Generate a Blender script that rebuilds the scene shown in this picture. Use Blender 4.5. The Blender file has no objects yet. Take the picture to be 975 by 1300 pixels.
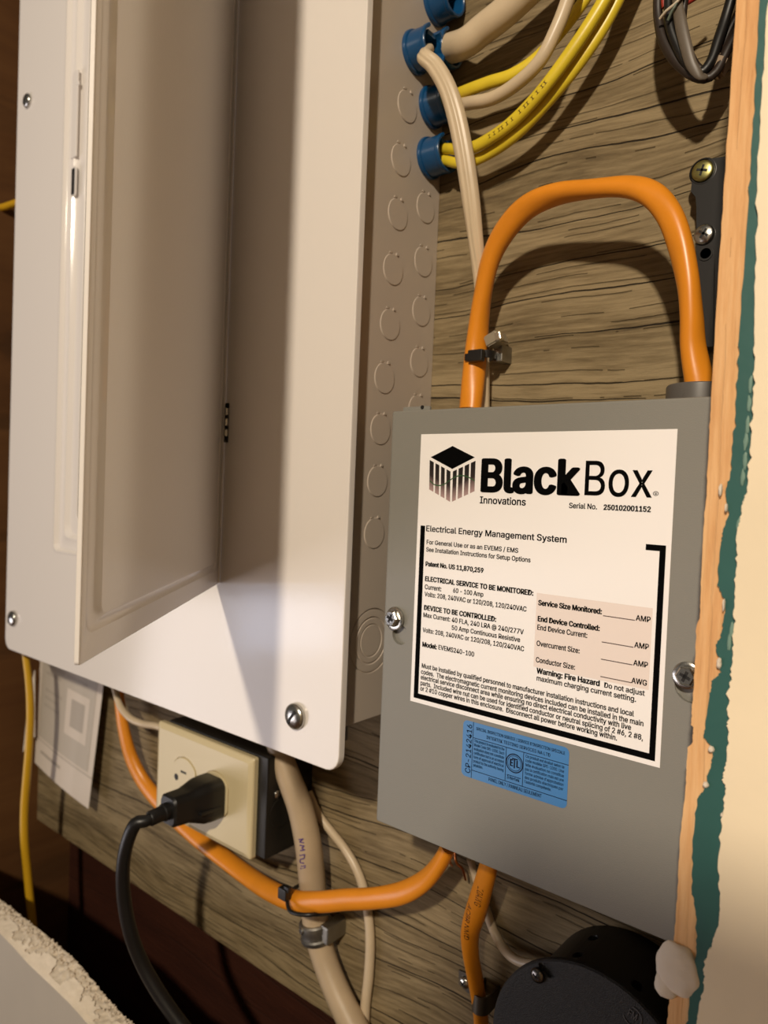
import bpy, bmesh, math, random
from mathutils import Vector, Matrix, noise
random.seed(7)
S = bpy.context.scene
COL = S.collection
PI = math.pi
ZB = 1.4                      # eye height of the photograph above the floor (m)

# ------------------------------------------------------------------ camera
F, CX, CY = 920.0, 487.5, 650.0
R = [[0.7742332742765226, -0.03967042738584467, 0.6316558352410586],
     [0.05087185703597474, 0.9987051210566903, 0.00036788157457944004],
     [-0.6308525114198772, 0.031848679190289705, 0.7752488442229809]]
def _w(r): return Vector((R[r][0], R[r][2], -R[r][1]))
AX, AY, AZ = _w(0), _w(1), _w(2)          # image right, image down, view direction, in the room's axes
EYE = Vector((0, -385.5, 0))              # mm; the room is laid out in mm and linked in m
cam_d = bpy.data.cameras.new('camera')
cam = bpy.data.objects.new('camera', cam_d); COL.objects.link(cam)
m = Matrix((AX, -AY, -AZ)).transposed().to_4x4()
m.translation = Vector((0, -0.3855, ZB))
cam.matrix_world = m
cam_d.sensor_fit = 'AUTO'; cam_d.sensor_width = 36.0
cam_d.lens = F / 1300 * 36.0
cam_d.clip_start = 0.01; cam_d.clip_end = 60
cam_d.dof.use_dof = True
cam_d.dof.focus_distance = 0.34
cam_d.dof.aperture_fstop = 10.5
S.camera = cam

# ------------------------------------------------------------------ light and exposure
S.view_settings.view_transform = 'Standard'
S.view_settings.look = 'None'
S.view_settings.gamma = 1.0
S.view_settings.use_curve_mapping = False
S.view_settings.exposure = 0.75
wd = bpy.data.worlds.new('room_air'); S.world = wd; wd.use_nodes = True
bg = wd.node_tree.nodes['Background']
bg.inputs[0].default_value = (1.0, 0.86, 0.70, 1); bg.inputs[1].default_value = 0.055

def light(name, kind, loc, power, color, size=None, target=None, size_y=None):
    d = bpy.data.lights.new(name, kind); d.energy = power; d.color = color
    if kind == 'AREA':
        d.size = size
        if size_y: d.shape = 'RECTANGLE'; d.size_y = size_y
    elif size: d.shadow_soft_size = size
    o = bpy.data.objects.new(name, d); COL.objects.link(o)
    o.location = loc
    if target is not None:
        o.rotation_euler = (Vector(target) - Vector(loc)).to_track_quat('-Z', 'Y').to_euler()
    return o
light('ceiling_lamp', 'POINT', (0.305, -1.42, ZB + 0.74), 54, (1.0, 0.87, 0.69), 0.036)
light('low_left_fill', 'AREA', (-2.0, -2.0, ZB - 0.92), 10.5, (0.98, 0.90, 0.92), 1.7, (-0.3, 0, ZB - 0.1), 0.9)  # added soft fill from low left behind the camera, no known window
light('small_window', 'AREA', (-2.13, -1.82, ZB - 0.545), 0.6, (0.60, 0.72, 1.0), 0.42, (-0.32, -0.08, ZB - 0.1), 0.26)

# ------------------------------------------------------------------ pixel rays to real planes (mm)
def ray(px, py): return AX * ((px - CX) / F) + AY * ((py - CY) / F) + AZ
def at(px, py, off):                      # the point on the plane `off` mm in front of the wall datum
    d = ray(px, py); return EYE + d * ((-off - EYE.y) / d.y)
def onx(px, py, x):
    d = ray(px, py); return EYE + d * ((x - EYE.x) / d.x)
def depth(p): return (Vector(p) - EYE).dot(AZ)
def mmpx(p): return depth(p) / F          # mm per pixel at a point

# ------------------------------------------------------------------ materials
def lin(c):
    c /= 255.0
    return c / 12.92 if c <= 0.04045 else ((c + 0.055) / 1.055) ** 2.4
def rgb(r, g, b): return (lin(r), lin(g), lin(b), 1)
MATS = {}
def mat(name, col, rough=0.5, metal=0.0, bump=0.0, bscale=300.0, var=0.0, vscale=40.0, spec=0.5, coat=0.0, sub=0.0):
    m = bpy.data.materials.new(name); m.use_nodes = True
    nt = m.node_tree; b = nt.nodes['Principled BSDF']
    b.inputs['Base Color'].default_value = rgb(*col)
    b.inputs['Roughness'].default_value = rough
    b.inputs['Metallic'].default_value = metal
    b.inputs['Specular IOR Level'].default_value = spec
    b.inputs['Coat Weight'].default_value = coat
    b.inputs['Coat Roughness'].default_value = 0.12
    if sub:
        b.inputs['Subsurface Weight'].default_value = sub; b.inputs['Subsurface Scale'].default_value = 0.003
    tc = nt.nodes.new('ShaderNodeTexCoord')
    if bump:
        n = nt.nodes.new('ShaderNodeTexNoise'); n.inputs['Scale'].default_value = bscale; n.inputs['Detail'].default_value = 4
        bp = nt.nodes.new('ShaderNodeBump'); bp.inputs['Strength'].default_value = bump; bp.inputs['Distance'].default_value = 0.001
        nt.links.new(tc.outputs['Object'], n.inputs['Vector'])
        nt.links.new(n.outputs['Fac'], bp.inputs['Height']); nt.links.new(bp.outputs['Normal'], b.inputs['Normal'])
    if var:
        n = nt.nodes.new('ShaderNodeTexNoise'); n.inputs['Scale'].default_value = vscale; n.inputs['Detail'].default_value = 5
        nt.links.new(tc.outputs['Object'], n.inputs['Vector'])
        hs = nt.nodes.new('ShaderNodeHueSaturation'); hs.inputs['Color'].default_value = rgb(*col)
        mr = nt.nodes.new('ShaderNodeMapRange'); mr.inputs['From Min'].default_value = 0.25; mr.inputs['From Max'].default_value = 0.75
        mr.inputs['To Min'].default_value = 1 - var; mr.inputs['To Max'].default_value = 1 + var
        nt.links.new(n.outputs['Fac'], mr.inputs['Value']); nt.links.new(mr.outputs['Result'], hs.inputs['Value'])
        nt.links.new(hs.outputs['Color'], b.inputs['Base Color'])
    MATS[name] = m
    return m
def node(nt, kind, **kw):
    n = nt.nodes.new(kind)
    for k, v in kw.items(): setattr(n, k, v)
    return n
def math_node(nt, op, a, b=None, c=None):
    n = nt.nodes.new('ShaderNodeMath'); n.operation = op
    for i, v in enumerate((a, b, c)):
        if v is None: continue
        if isinstance(v, (int, float)): n.inputs[i].default_value = v
        else: nt.links.new(v, n.inputs[i])
    return n.outputs[0]

def wood_material(name, dark, mid, light_, crack=0.7, line_freq=24.0, grain=1.0, axis='X', warp=0.028):
    """weathered timber: stretched fibre, cathedral figure and broken drying checks along `axis`"""
    m = bpy.data.materials.new(name); m.use_nodes = True
    nt = m.node_tree; L = nt.links; b = nt.nodes['Principled BSDF']
    tc = node(nt, 'ShaderNodeTexCoord'); sp = node(nt, 'ShaderNodeSeparateXYZ'); L.new(tc.outputs['Object'], sp.inputs[0])
    along, across = (sp.outputs['X'], sp.outputs['Z']) if axis == 'X' else (sp.outputs['Z'], sp.outputs['X'])
    def vec(a, c):
        v = node(nt, 'ShaderNodeCombineXYZ'); L.new(a, v.inputs[0]); L.new(c, v.inputs[1]); L.new(sp.outputs['Y'], v.inputs[2]); return v.outputs[0]
    def tex(vector, scale, detail=3, rough=0.55):
        n = node(nt, 'ShaderNodeTexNoise'); n.inputs['Scale'].default_value = scale; n.inputs['Detail'].default_value = detail
        n.inputs['Roughness'].default_value = rough; L.new(vector, n.inputs['Vector']); return n.outputs['Fac']
    # slow warp of the grain lines
    w = tex(vec(math_node(nt, 'MULTIPLY', along, 3.2), math_node(nt, 'MULTIPLY', across, 7.0)), 1.0, 2)
    ac = math_node(nt, 'ADD', across, math_node(nt, 'MULTIPLY', math_node(nt, 'SUBTRACT', w, 0.5), warp * 2))
    fig = tex(vec(math_node(nt, 'MULTIPLY', along, 5.0), math_node(nt, 'MULTIPLY', ac, 34.0)), 1.0, 4)
    fib = tex(vec(math_node(nt, 'MULTIPLY', along, 30.0), math_node(nt, 'MULTIPLY', ac, 420.0)), 1.0, 5, 0.65)
    flake = tex(vec(math_node(nt, 'MULTIPLY', along, 45.0), math_node(nt, 'MULTIPLY', ac, 190.0)), 1.0, 3, 0.5)
    # checks: thin dark broken lines, a coarse and a fine family
    wob = tex(vec(math_node(nt, 'MULTIPLY', along, 38.0), math_node(nt, 'MULTIPLY', across, 60.0)), 1.0, 3)
    ac2 = math_node(nt, 'ADD', ac, math_node(nt, 'MULTIPLY', math_node(nt, 'SUBTRACT', wob, 0.5), 0.0022))
    def checks(freq, thresh, width, soft, seed, run):
        t = math_node(nt, 'ADD', math_node(nt, 'MULTIPLY', ac2, freq), seed)
        cell = math_node(nt, 'FLOOR', t)
        fr = math_node(nt, 'SUBTRACT', t, cell)
        wn = node(nt, 'ShaderNodeTexWhiteNoise', noise_dimensions='1D'); L.new(cell, wn.inputs['W'])
        ctr = math_node(nt, 'ADD', math_node(nt, 'MULTIPLY', wn.outputs['Value'], 0.7), 0.15)
        dist = math_node(nt, 'ABSOLUTE', math_node(nt, 'SUBTRACT', fr, ctr))
        brk = tex(vec(math_node(nt, 'MULTIPLY', along, run), math_node(nt, 'MULTIPLY', cell, 3.7)), 1.0, 3)
        wid = math_node(nt, 'MULTIPLY', math_node(nt, 'MAXIMUM', math_node(nt, 'SUBTRACT', brk, thresh), 0.0), width)
        ck = node(nt, 'ShaderNodeMapRange'); ck.inputs['From Min'].default_value = 0.0; ck.inputs['From Max'].default_value = soft
        ck.inputs['To Min'].default_value = 1.0; ck.inputs['To Max'].default_value = 0.0
        L.new(math_node(nt, 'SUBTRACT', dist, wid), ck.inputs['Value'])
        return math_node(nt, 'MULTIPLY', ck.outputs[0], math_node(nt, 'GREATER_THAN', wid, width * 0.01))
    c1 = checks(line_freq, 0.41, 0.075, 0.012, 0.0, 6.0)
    c2 = checks(line_freq * 3.3, 0.50, 0.14, 0.06, 11.3, 17.0)
    crk = math_node(nt, 'MULTIPLY', math_node(nt, 'MAXIMUM', c1, math_node(nt, 'MULTIPLY', c2, 0.42)), crack)
    v = math_node(nt, 'ADD', math_node(nt, 'MULTIPLY', fig, 0.55), math_node(nt, 'MULTIPLY', fib, 0.45 * grain))
    ramp = node(nt, 'ShaderNodeValToRGB'); L.new(v, ramp.inputs[0])
    e = ramp.color_ramp.elements
    e[0].position = 0.32; e[0].color = rgb(*dark); e[1].position = 0.66; e[1].color = rgb(*light_)
    k = e.new(0.48); k.color = rgb(*mid)
    mx = node(nt, 'ShaderNodeMix', data_type='RGBA'); L.new(crk, mx.inputs[0]); L.new(ramp.outputs[0], mx.inputs[6])
    mx.inputs[7].default_value = rgb(30, 22, 14)
    L.new(mx.outputs[2], b.inputs['Base Color'])
    b.inputs['Roughness'].default_value = 0.72; b.inputs['Specular IOR Level'].default_value = 0.25
    h = math_node(nt, 'SUBTRACT', math_node(nt, 'ADD', math_node(nt, 'MULTIPLY', fib, 0.35), math_node(nt, 'MULTIPLY', flake, 0.55)), math_node(nt, 'MULTIPLY', crk, 1.6))
    bp = node(nt, 'ShaderNodeBump'); bp.inputs['Strength'].default_value = 0.75; bp.inputs['Distance'].default_value = 0.0016
    L.new(h, bp.inputs['Height']); L.new(bp.outputs[0], b.inputs['Normal'])
    MATS[name] = m
    return m

PLY = wood_material('weathered_plywood', (72, 60, 43), (112, 96, 69), (148, 130, 98), crack=0.95, line_freq=44.0, grain=1.3, warp=0.026)
RAW = wood_material('raw_pine', (196, 138, 86), (222, 170, 116), (238, 194, 142), crack=0.08, line_freq=60, axis='Z', warp=0.004)
BROWN = wood_material('old_brown_stud', (74, 46, 24), (90, 58, 30), (104, 70, 38), crack=0.3, axis='Z')
REDWOOD = wood_material('dark_red_brown_board', (46, 20, 11), (56, 26, 15), (66, 33, 20), crack=0.2)
PANELW = mat('panel_white_enamel', (228, 221, 215), 0.11, 0, 0.03, 500, spec=0.5)
TUBG = mat('tub_enamel', (190, 177, 163), 0.34, 0, 0.04, 700)
STEEL = mat('zinc_steel', (190, 188, 182), 0.25, 1.0, 0.1, 500)
DULL = mat('dull_galvanised', (160, 157, 150), 0.45, 1.0, 0.25, 300, 0.2, 90)
STRAPM = mat('dark_strap_steel', (98, 92, 84), 0.42, 0.9, 0.1, 200)
DARKM = mat('dark_recess', (14, 12, 10), 0.6)
GREY = mat('grey_powder_coat', (132, 130, 123), 0.48, 0, 0.12, 1600, spec=0.4)
CONN = mat('dark_grey_connector', (92, 88, 84), 0.4)
LABELW = mat('white_vinyl', (248, 244, 242), 0.42)
INK = mat('black_ink', (4, 4, 4), 0.8, spec=0.06)
INKW = mat('brown_ink', (88, 72, 66), 0.5)
PINKB = mat('pale_pink_print', (236, 222, 214), 0.42)
BLUEL = mat('blue_vinyl', (52, 120, 182), 0.35)
INKB = mat('navy_ink', (8, 18, 40), 0.6, spec=0.2)
GREEN = mat('green_ink', (44, 92, 50), 0.45)
BLUEP = mat('blue_nylon', (12, 68, 112), 0.30, coat=0.2)
ORANGE = mat('orange_pvc', (226, 140, 32), 0.34, 0, 0.06, 120, 0.05, 60)
ORINK = mat('cable_print', (70, 34, 8), 0.5)
CREAM = mat('cream_pvc', (206, 186, 156), 0.36, 0, 0.08, 150, 0.05, 50)
TANC = mat('tan_pvc', (186, 164, 134), 0.42, 0, 0.1, 150, 0.08, 40)
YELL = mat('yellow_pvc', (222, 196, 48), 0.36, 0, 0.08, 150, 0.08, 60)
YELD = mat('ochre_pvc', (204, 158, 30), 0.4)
BLACKP = mat('black_plastic', (24, 22, 21), 0.42)
BLACKR = mat('black_rubber', (20, 18, 17), 0.40)
BLACKT = mat('black_cast_plastic', (40, 40, 41), 0.62, 0, 0.5, 1500, 0.35, 700)
BOXM = mat('black_steel_box', (44, 42, 38), 0.38, 0.5, 0.1, 150)
IVORY = mat('ivory_plastic', (212, 196, 156), 0.34)
PURP = mat('purple_marker', (70, 40, 110), 0.6)
COPPER = mat('bare_copper', (196, 120, 70), 0.3, 1.0)
PAPER = mat('printed_card', (214, 202, 188), 0.5)
PRINTG = mat('card_print', (188, 178, 164), 0.5)
PRINTL = mat('card_print_line', (176, 166, 153), 0.5)
DRYP = mat('grey_cream_wall_paint', (172, 162, 146), 0.55, 0, 0.08, 250, 0.04, 20)
GYP = mat('gypsum_crumble', (210, 196, 176), 0.9, 0, 0.5, 600, 0.10, 260)
TORN = mat('torn_paper', (230, 216, 196), 0.85, 0, 0.3, 300, 0.08, 90)
CREAMP = mat('cream_wall_paint', (240, 222, 190), 0.5, 0, 0.12, 180, 0.05, 14)
TEAL = mat('teal_wall_paint', (40, 88, 82), 0.5, 0, 0.1, 260, 0.08, 40)
SPACK = mat('dried_filler', (226, 212, 194), 0.8, 0, 0.3, 300)
CHIP = mat('plaster_chip', (222, 208, 190), 0.85, 0, 0.3, 300)
TAN = mat('tan_nylon', (150, 128, 104), 0.5)
GREYW = mat('grey_wire', (98, 88, 76), 0.45)
DKBR = mat('dark_brown_wire', (44, 34, 28), 0.42)
REDW = mat('red_wire', (150, 44, 32), 0.42)
WHITEW = mat('white_wire', (200, 186, 164), 0.42)
BRASS = mat('yellow_zinc', (176, 170, 110), 0.35, 1.0)

# printed fade on the logo bars (flat print: black running into mauve)
def print_fade():
    m = bpy.data.materials.new('logo_fade'); m.use_nodes = True; nt = m.node_tree
    a = node(nt, 'ShaderNodeVertexColor'); a.layer_name = 'ink'
    nt.links.new(a.outputs[0], nt.nodes['Principled BSDF'].inputs['Base Color'])
    nt.nodes['Principled BSDF'].inputs['Roughness'].default_value = 0.45
    return m
FADE = print_fade()

# ------------------------------------------------------------------ mesh building (mm)
class MB:
    def __init__(s): s.v = []; s.f = []
    def add(s, v, f):
        o = len(s.v); s.v += [Vector(p) for p in v]; s.f += [[i + o for i in q] for q in f]; return s
    def box(s, x0, x1, y0, y1, z0, z1, bev=0.0, seg=2):
        bm = bmesh.new(); bmesh.ops.create_cube(bm, size=1)
        for v in bm.verts:
            v.co = Vector(((x0 + x1) / 2 + v.co.x * (x1 - x0), (y0 + y1) / 2 + v.co.y * (y1 - y0), (z0 + z1) / 2 + v.co.z * (z1 - z0)))
        if bev: bmesh.ops.bevel(bm, geom=bm.edges[:], offset=bev, segments=seg, affect='EDGES', profile=0.5)
        return s.bm(bm)
    def bm(s, bm, M=None):
        bm.verts.index_update()
        vs = [(M @ v.co) if M else v.co.copy() for v in bm.verts]
        s.add(vs, [[v.index for v in f.verts] for f in bm.faces]); bm.free(); return s
    def lathe(s, c, ax, prof, n=32, cap0=True, cap1=True):
        """profile [(radius, height)] turned round the axis `ax` through c"""
        c = Vector(c); ax = Vector(ax).normalized(); u = ax.orthogonal().normalized(); w = ax.cross(u)
        v = []; f = []
        for r, h in prof:
            for k in range(n):
                a = 2 * PI * k / n; v.append(c + ax * h + (u * math.cos(a) + w * math.sin(a)) * r)
        for i in range(len(prof) - 1):
            for k in range(n):
                k2 = (k + 1) % n; f.append([i * n + k, i * n + k2, (i + 1) * n + k2, (i + 1) * n + k])
        if cap0: f.append([k for k in range(n)][::-1])
        if cap1: f.append([(len(prof) - 1) * n + k for k in range(n)])
        return s.add(v, f)
    def loft(s, loops, cap0=False, cap1=False, closed=False):
        n = len(loops[0]); v = [p for l in loops for p in l]; f = []
        m = len(loops)
        for i in range(m if closed else m - 1):
            j = (i + 1) % m
            for k in range(n):
                k2 = (k + 1) % n; f.append([i * n + k, i * n + k2, j * n + k2, j * n + k])
        if cap0: f.append(list(range(n))[::-1])
        if cap1: f.append([(m - 1) * n + k for k in range(n)])
        return s.add(v, f)
    def prism(s, poly, y0, y1):
        """outline [(x, z)] given a thickness between two depths"""
        bm = bmesh.new()
        fr = [bm.verts.new((x, y0, z)) for x, z in poly]
        f = bm.faces.new(fr)
        r = bmesh.ops.extrude_face_region(bm, geom=[f])
        for g in r['geom']:
            if isinstance(g, bmesh.types.BMVert): g.co.y = y1
        bmesh.ops.recalc_face_normals(bm, faces=bm.faces[:])
        bmesh.ops.triangulate(bm, faces=[f for f in bm.faces if len(f.verts) > 4])
        return s.bm(bm)
    def sheet(s, poly, y):
        bm = bmesh.new(); f = bm.faces.new([bm.verts.new((x, y, z)) for x, z in poly]); f.normal_update()
        bmesh.ops.triangulate(bm, faces=[f]); 
        for f in bm.faces:
            if f.normal.y > 0: f.normal_flip()
        return s.bm(bm)

def to_mesh(name, mb, material, origin, smooth=35):
    me = bpy.data.meshes.new(name)
    me.from_pydata([((p - origin) * 0.001)[:] for p in mb.v], [], mb.f)
    bm = bmesh.new(); bm.from_mesh(me); bmesh.ops.recalc_face_normals(bm, faces=bm.faces[:]) if smooth is not None else None
    bm.to_mesh(me); bm.free()
    if smooth:
        for p in me.polygons: p.use_smooth = True
        me.set_sharp_from_angle(angle=math.radians(smooth))
    for q in (material if isinstance(material, (list, tuple)) else [material]): me.materials.append(q)
    return me
def base_of(mb):
    xs = [p.x for p in mb.v]; ys = [p.y for p in mb.v]; zs = [p.z for p in mb.v]
    return Vector(((min(xs) + max(xs)) / 2, (min(ys) + max(ys)) / 2, min(zs)))
ORIG = {}
def thing(name, c, label, cat, group=None):
    o = bpy.data.objects.new(name, None); COL.objects.link(o); o.empty_display_size = 0.01
    c = Vector(c); ORIG[o.name] = c
    o.location = c * 0.001 + Vector((0, 0, ZB))
    return tag(o, label, cat, group)
def tag(o, label=None, cat=None, group=None, kind=None):
    if label: o['label'] = label
    if cat: o['category'] = cat
    if group: o['group'] = group
    if kind: o['kind'] = kind
    return o
def obj(name, mb, material, parent=None, smooth=35, label=None):
    org = ORIG[parent.name] if parent else base_of(mb)
    me = to_mesh(name, mb, material, org, smooth)
    o = bpy.data.objects.new(name, me); COL.objects.link(o)
    ORIG[o.name] = org
    if parent: o.parent = parent
    else: o.location = org * 0.001 + Vector((0, 0, ZB))
    if label: o['label'] = label
    if smooth and smooth <= 45:
        wn_ = o.modifiers.new('weighted_normals', 'WEIGHTED_NORMAL'); wn_.weight = 100; wn_.keep_sharp = True
    return o
def struct(name, mb, material, parent=None, smooth=35, label=None):
    o = obj(name, mb, material, parent, smooth, label)
    if not parent: o['kind'] = 'structure'
    return o
def carve(o, *cutters):
    """real pockets and holes: subtract each cutter's volume from o"""
    for cutter in cutters:
        c = obj('cutter', cutter, DARKM, None)
        md = o.modifiers.new('cut', 'BOOLEAN'); md.object = c; md.solver = 'EXACT'; md.operation = 'DIFFERENCE'
        bpy.context.view_layer.update()
        me = bpy.data.meshes.new_from_object(o.evaluated_get(bpy.context.evaluated_depsgraph_get()))
        o.modifiers.remove(md)
        if len(me.polygons): o.data = me
        else: print('CARVE FAILED', o.name)
        cm = c.data; bpy.data.objects.remove(c); bpy.data.meshes.remove(cm)
    for p in o.data.polygons: p.use_smooth = True
    o.data.set_sharp_from_angle(angle=math.radians(30))
def dup(src, parent, delta):
    o = src.copy(); COL.objects.link(o); o.parent = parent
    o.location = src.location + Vector(delta) * 0.001
    return o

# ------------------------------------------------------------------ sweeps
def catmull(pts, step=2.0):
    """pts: list of tuples (Vector, extra floats...) -> densely sampled list"""
    out = []; n = len(pts)
    def arr(p): return [p[0].x, p[0].y, p[0].z] + list(p[1:])
    A = [arr(p) for p in pts]
    A = [[2 * a - b for a, b in zip(A[0], A[1])]] + A + [[2 * a - b for a, b in zip(A[-1], A[-2])]]
    for i in range(1, n):
        p0, p1, p2, p3 = A[i - 1], A[i], A[i + 1], A[i + 2]
        d = math.dist(p1[:3], p2[:3]); k = max(2, int(d / step))
        for j in range(k):
            t = j / k
            out.append([0.5 * (2 * b + (c - a) * t + (2 * a - 5 * b + 4 * c - d_) * t * t + (3 * b - a - 3 * c + d_) * t ** 3)
                        for a, b, c, d_ in zip(p0, p1, p2, p3)])
    out.append(A[-2])
    return [(Vector(q[:3]), *q[3:]) for q in out]
def frames(path, ref=Vector((0, -1, 0))):
    fr = []
    for i, q in enumerate(path):
        a = path[max(0, i - 1)][0]; b = path[min(len(path) - 1, i + 1)][0]
        t = (b - a).normalized()
        n = ref - t * ref.dot(t)
        if n.length < 0.05: n = fr[-1][1] if fr else t.orthogonal()
        n = (n - t * n.dot(t)).normalized()
        fr.append((t, n, t.cross(n)))
    # soften sudden swings of the reference
    for _ in range(3):
        ns = [f[1] for f in fr]; g = []
        for i, (t, n, b) in enumerate(fr):
            s = ns[max(0, i - 1)] + ns[i] * 2 + ns[min(len(ns) - 1, i + 1)]
            n = (s - t * s.dot(t)).normalized(); g.append((t, n, t.cross(n)))
        fr = g
    return fr
def prof_round(a): return (1.0, 1.0)
def cable_pts(lst):
    """(px, py, off, width_px[, roll]) -> 3-D points with a radius in mm and a roll in degrees"""
    out = []
    for q in lst:
        if isinstance(q[0], Vector): out.append((q[0], q[1], q[2] if len(q) > 2 else 0.0)); continue
        p = at(q[0], q[1], q[2]); out.append((p, q[3] * 0.5 * mmpx(p), q[4] if len(q) > 4 else 0.0))
    return out
def sweep(mb, path, kx=1.0, ky=1.0, lobes=0, depth_=0.0, twist=0.0, n=18, caps=True, ribs=0.0):
    fr = frames(path); rings = []; s = 0.0
    for i, (p, r, roll) in enumerate(path):
        if i: s += (p - path[i - 1][0]).length
        t, nn, b = fr[i]; ro = math.radians(roll)
        loop = []
        for k in range(n):
            a = 2 * PI * k / n
            rr = 1 + depth_ * math.cos(lobes * (a + twist * s))
            # profile axis b lies along the wall (kx), nn away from it (ky)
            u = math.cos(a) * r * kx * rr; w = math.sin(a) * r * ky * rr
            if ribs: w *= 1 - ribs + ribs * math.cos(2 * PI * math.cos(a) / 0.66)
            u, w = u * math.cos(ro) - w * math.sin(ro), u * math.sin(ro) + w * math.cos(ro)
            loop.append(p + b * u + nn * w)
        rings.append(loop)
    return mb.loft(rings, caps, caps)
def onward(lst, n=3, k=3.0):
    """carry a cable on in the same direction beyond the last measured point"""
    a, b = lst[-2], lst[-1]; out = list(lst)
    for i in range(1, n + 1): out.append((b[0] + (b[0] - a[0]) * k * i * 0.5, b[1] + (b[1] - a[1]) * k * i * 0.5, b[2]) + tuple(b[3:]))
    return out
def cable(name, lst, material, label=None, cat='cable', group=None, parent=None, step=2.0, run_on=0, **kw):
    if run_on: lst = onward(lst, run_on)
    path = catmull(cable_pts(lst), step)
    o = obj(name, sweep(MB(), path, **kw), material, parent, 60)
    if cat and not parent: tag(o, label, cat, group)
    elif label: o['label'] = label
    return o, path
def rrect(x0, x1, z0, z1, r, n=5):
    p = []
    for cx, cz, a0 in ((x1 - r, z1 - r, 0), (x0 + r, z1 - r, 90), (x0 + r, z0 + r, 180), (x1 - r, z0 + r, 270)):
        for k in range(n + 1):
            a = math.radians(a0 + 90 * k / n); p.append((cx + r * math.cos(a), cz + r * math.sin(a)))
    return p
def lv(poly, y): return [Vector((x, y, z)) for x, z in poly]

# ------------------------------------------------------------------ lettering
FONT_H = None
FACE = None                   # the plain grotesque that ships inside Blender; its built-in face otherwise
try: FACE = bpy.data.fonts.load(bpy.utils.system_resource('DATAFILES', path='fonts') + '/Inter.woff2')
except Exception: FACE = None
def glyphs(text, bold=0.0):
    """flat outline of a line of type: verts, faces, width; in units of capital height"""
    global FONT_H
    def make(t, bo):
        c = bpy.data.curves.new('t', 'FONT'); c.body = t; c.size = 1.0; c.resolution_u = 3; c.offset = bo
        if FACE: c.font = FACE
        o = bpy.data.objects.new('t', c); COL.objects.link(o); bpy.context.view_layer.update()
        me = bpy.data.meshes.new_from_object(o.evaluated_get(bpy.context.evaluated_depsgraph_get()))
        v = [p.co.copy() for p in me.vertices]; f = [list(p.vertices) for p in me.polygons]
        bpy.data.objects.remove(o); bpy.data.curves.remove(c); bpy.data.meshes.remove(me)
        return v, f
    if FONT_H is None:
        v, _ = make('H', 0); FONT_H = max(p.y for p in v) - min(p.y for p in v)
    v, f = make(text, bold)
    x0 = min(p.x for p in v); x1 = max(p.x for p in v)
    return [((p.x - x0) / FONT_H, p.y / FONT_H) for p in v], f, (x1 - x0) / FONT_H
def letter(mb, text, p0, p1, cap, lift=0.0, bold=0.0, up=None):
    """a line of type whose baseline runs from p0 to p1, capitals `cap` mm high"""
    v, f, w = glyphs(text, 0.0)
    e = (p1 - p0); ln = e.length; e = e / ln
    up = up or Vector((0, 0, 1)); up = (up - e * up.dot(e)).normalized()
    nrm = Vector((0, -1, 0)) * lift
    k = max(0.0, bold) * 1.6          # heavier weights: the outline struck again a hair to each side
    ringn = 0 if k == 0 else 4 if k < 0.06 else 14
    offs = [(0, 0)] + [(k * math.cos(2 * PI * (i + 0.5) / ringn), 0.6 * k * math.sin(2 * PI * (i + 0.5) / ringn)) for i in range(ringn)]
    if ringn > 4: offs += [(k * 0.5, 0), (-k * 0.5, 0)]
    for i, (dx, dy) in enumerate(offs):
        mb.add([p0 + e * (x / w * (ln - 2 * k * cap) + (k + dx) * cap) + up * ((y + dy) * cap) + Vector((0, -lift - 0.012 * i, 0)) for x, y in v], f)
def bar(mb, a, b, w, off):
    """printed straight line between two points on a plane"""
    d = (b - a).normalized(); s = Vector((d.z, 0, -d.x)) * (w / 2); n = Vector((0, -off, 0))
    mb.add([a + s + n, b + s + n, b - s + n, a - s + n], [[0, 1, 2, 3]])

def print_along(o, path, text, s0, s1, ang, cap, ky=0.70):
    """type set along a cable jacket, lying on its surface"""
    v, f, w = glyphs(text, 0.0); fr_ = frames(path)
    ss = [0.0]
    for a, b in zip(path, path[1:]): ss.append(ss[-1] + (b[0] - a[0]).length)
    mb = MB(); pts = []
    for x, y in v:
        s = s0 + (s1 - s0) * x / w
        i = max(0, min(len(ss) - 2, next((k for k in range(len(ss) - 1) if ss[k + 1] >= s), len(ss) - 2)))
        u = (s - ss[i]) / max(1e-6, ss[i + 1] - ss[i])
        p = path[i][0].lerp(path[i + 1][0], u); r = path[i][1]; roll = math.radians(path[i][2] + (path[i + 1][2] - path[i][2]) * u)
        t_, n_, b_ = fr_[i]
        a = math.radians(ang) + (y - 0.5) * cap / r
        # a point of the elliptical jacket, a hair proud
        uu = math.cos(a) * r * 1.0; ww = math.sin(a) * r * ky
        uu, ww = uu * math.cos(roll) - ww * math.sin(roll), uu * math.sin(roll) + ww * math.cos(roll)
        q = b_ * uu + n_ * ww
        pts.append(p + q + q.normalized() * 0.12)
    mb.add(pts, f); obj('jacket_print', mb, ORINK, o, None)
WALL = 6.0                    # depth of the plywood face (mm, behind the datum)
# ================================================================== the setting
zlow = at(300, 1210, -WALL).z
struct('wall_back', MB().box(-812, 420, WALL, WALL + 18, zlow, 760), PLY, smooth=None, label='weathered olive-brown plywood sheet behind the electrical boxes')
struct('wall_back', MB().box(-860, 420, WALL + 40, WALL + 60, -1400, 1000), REDWOOD, smooth=None, label='dark red-brown boards in the cavity below the plywood sheet')
struct('wall_left', MB().box(-860, -811, -104, WALL + 40, -1400, 1000), BROWN, smooth=None, label='dark brown stud side at the left of the cavity')

# added unseen blocker behind the camera; it keeps the lamp off the lower right
struct('lamp_blocker', MB().box(20, 1100, -700, -620, -1400, 206, 2), CREAMP, smooth=30, label='half-height cream partition of the room')
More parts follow.
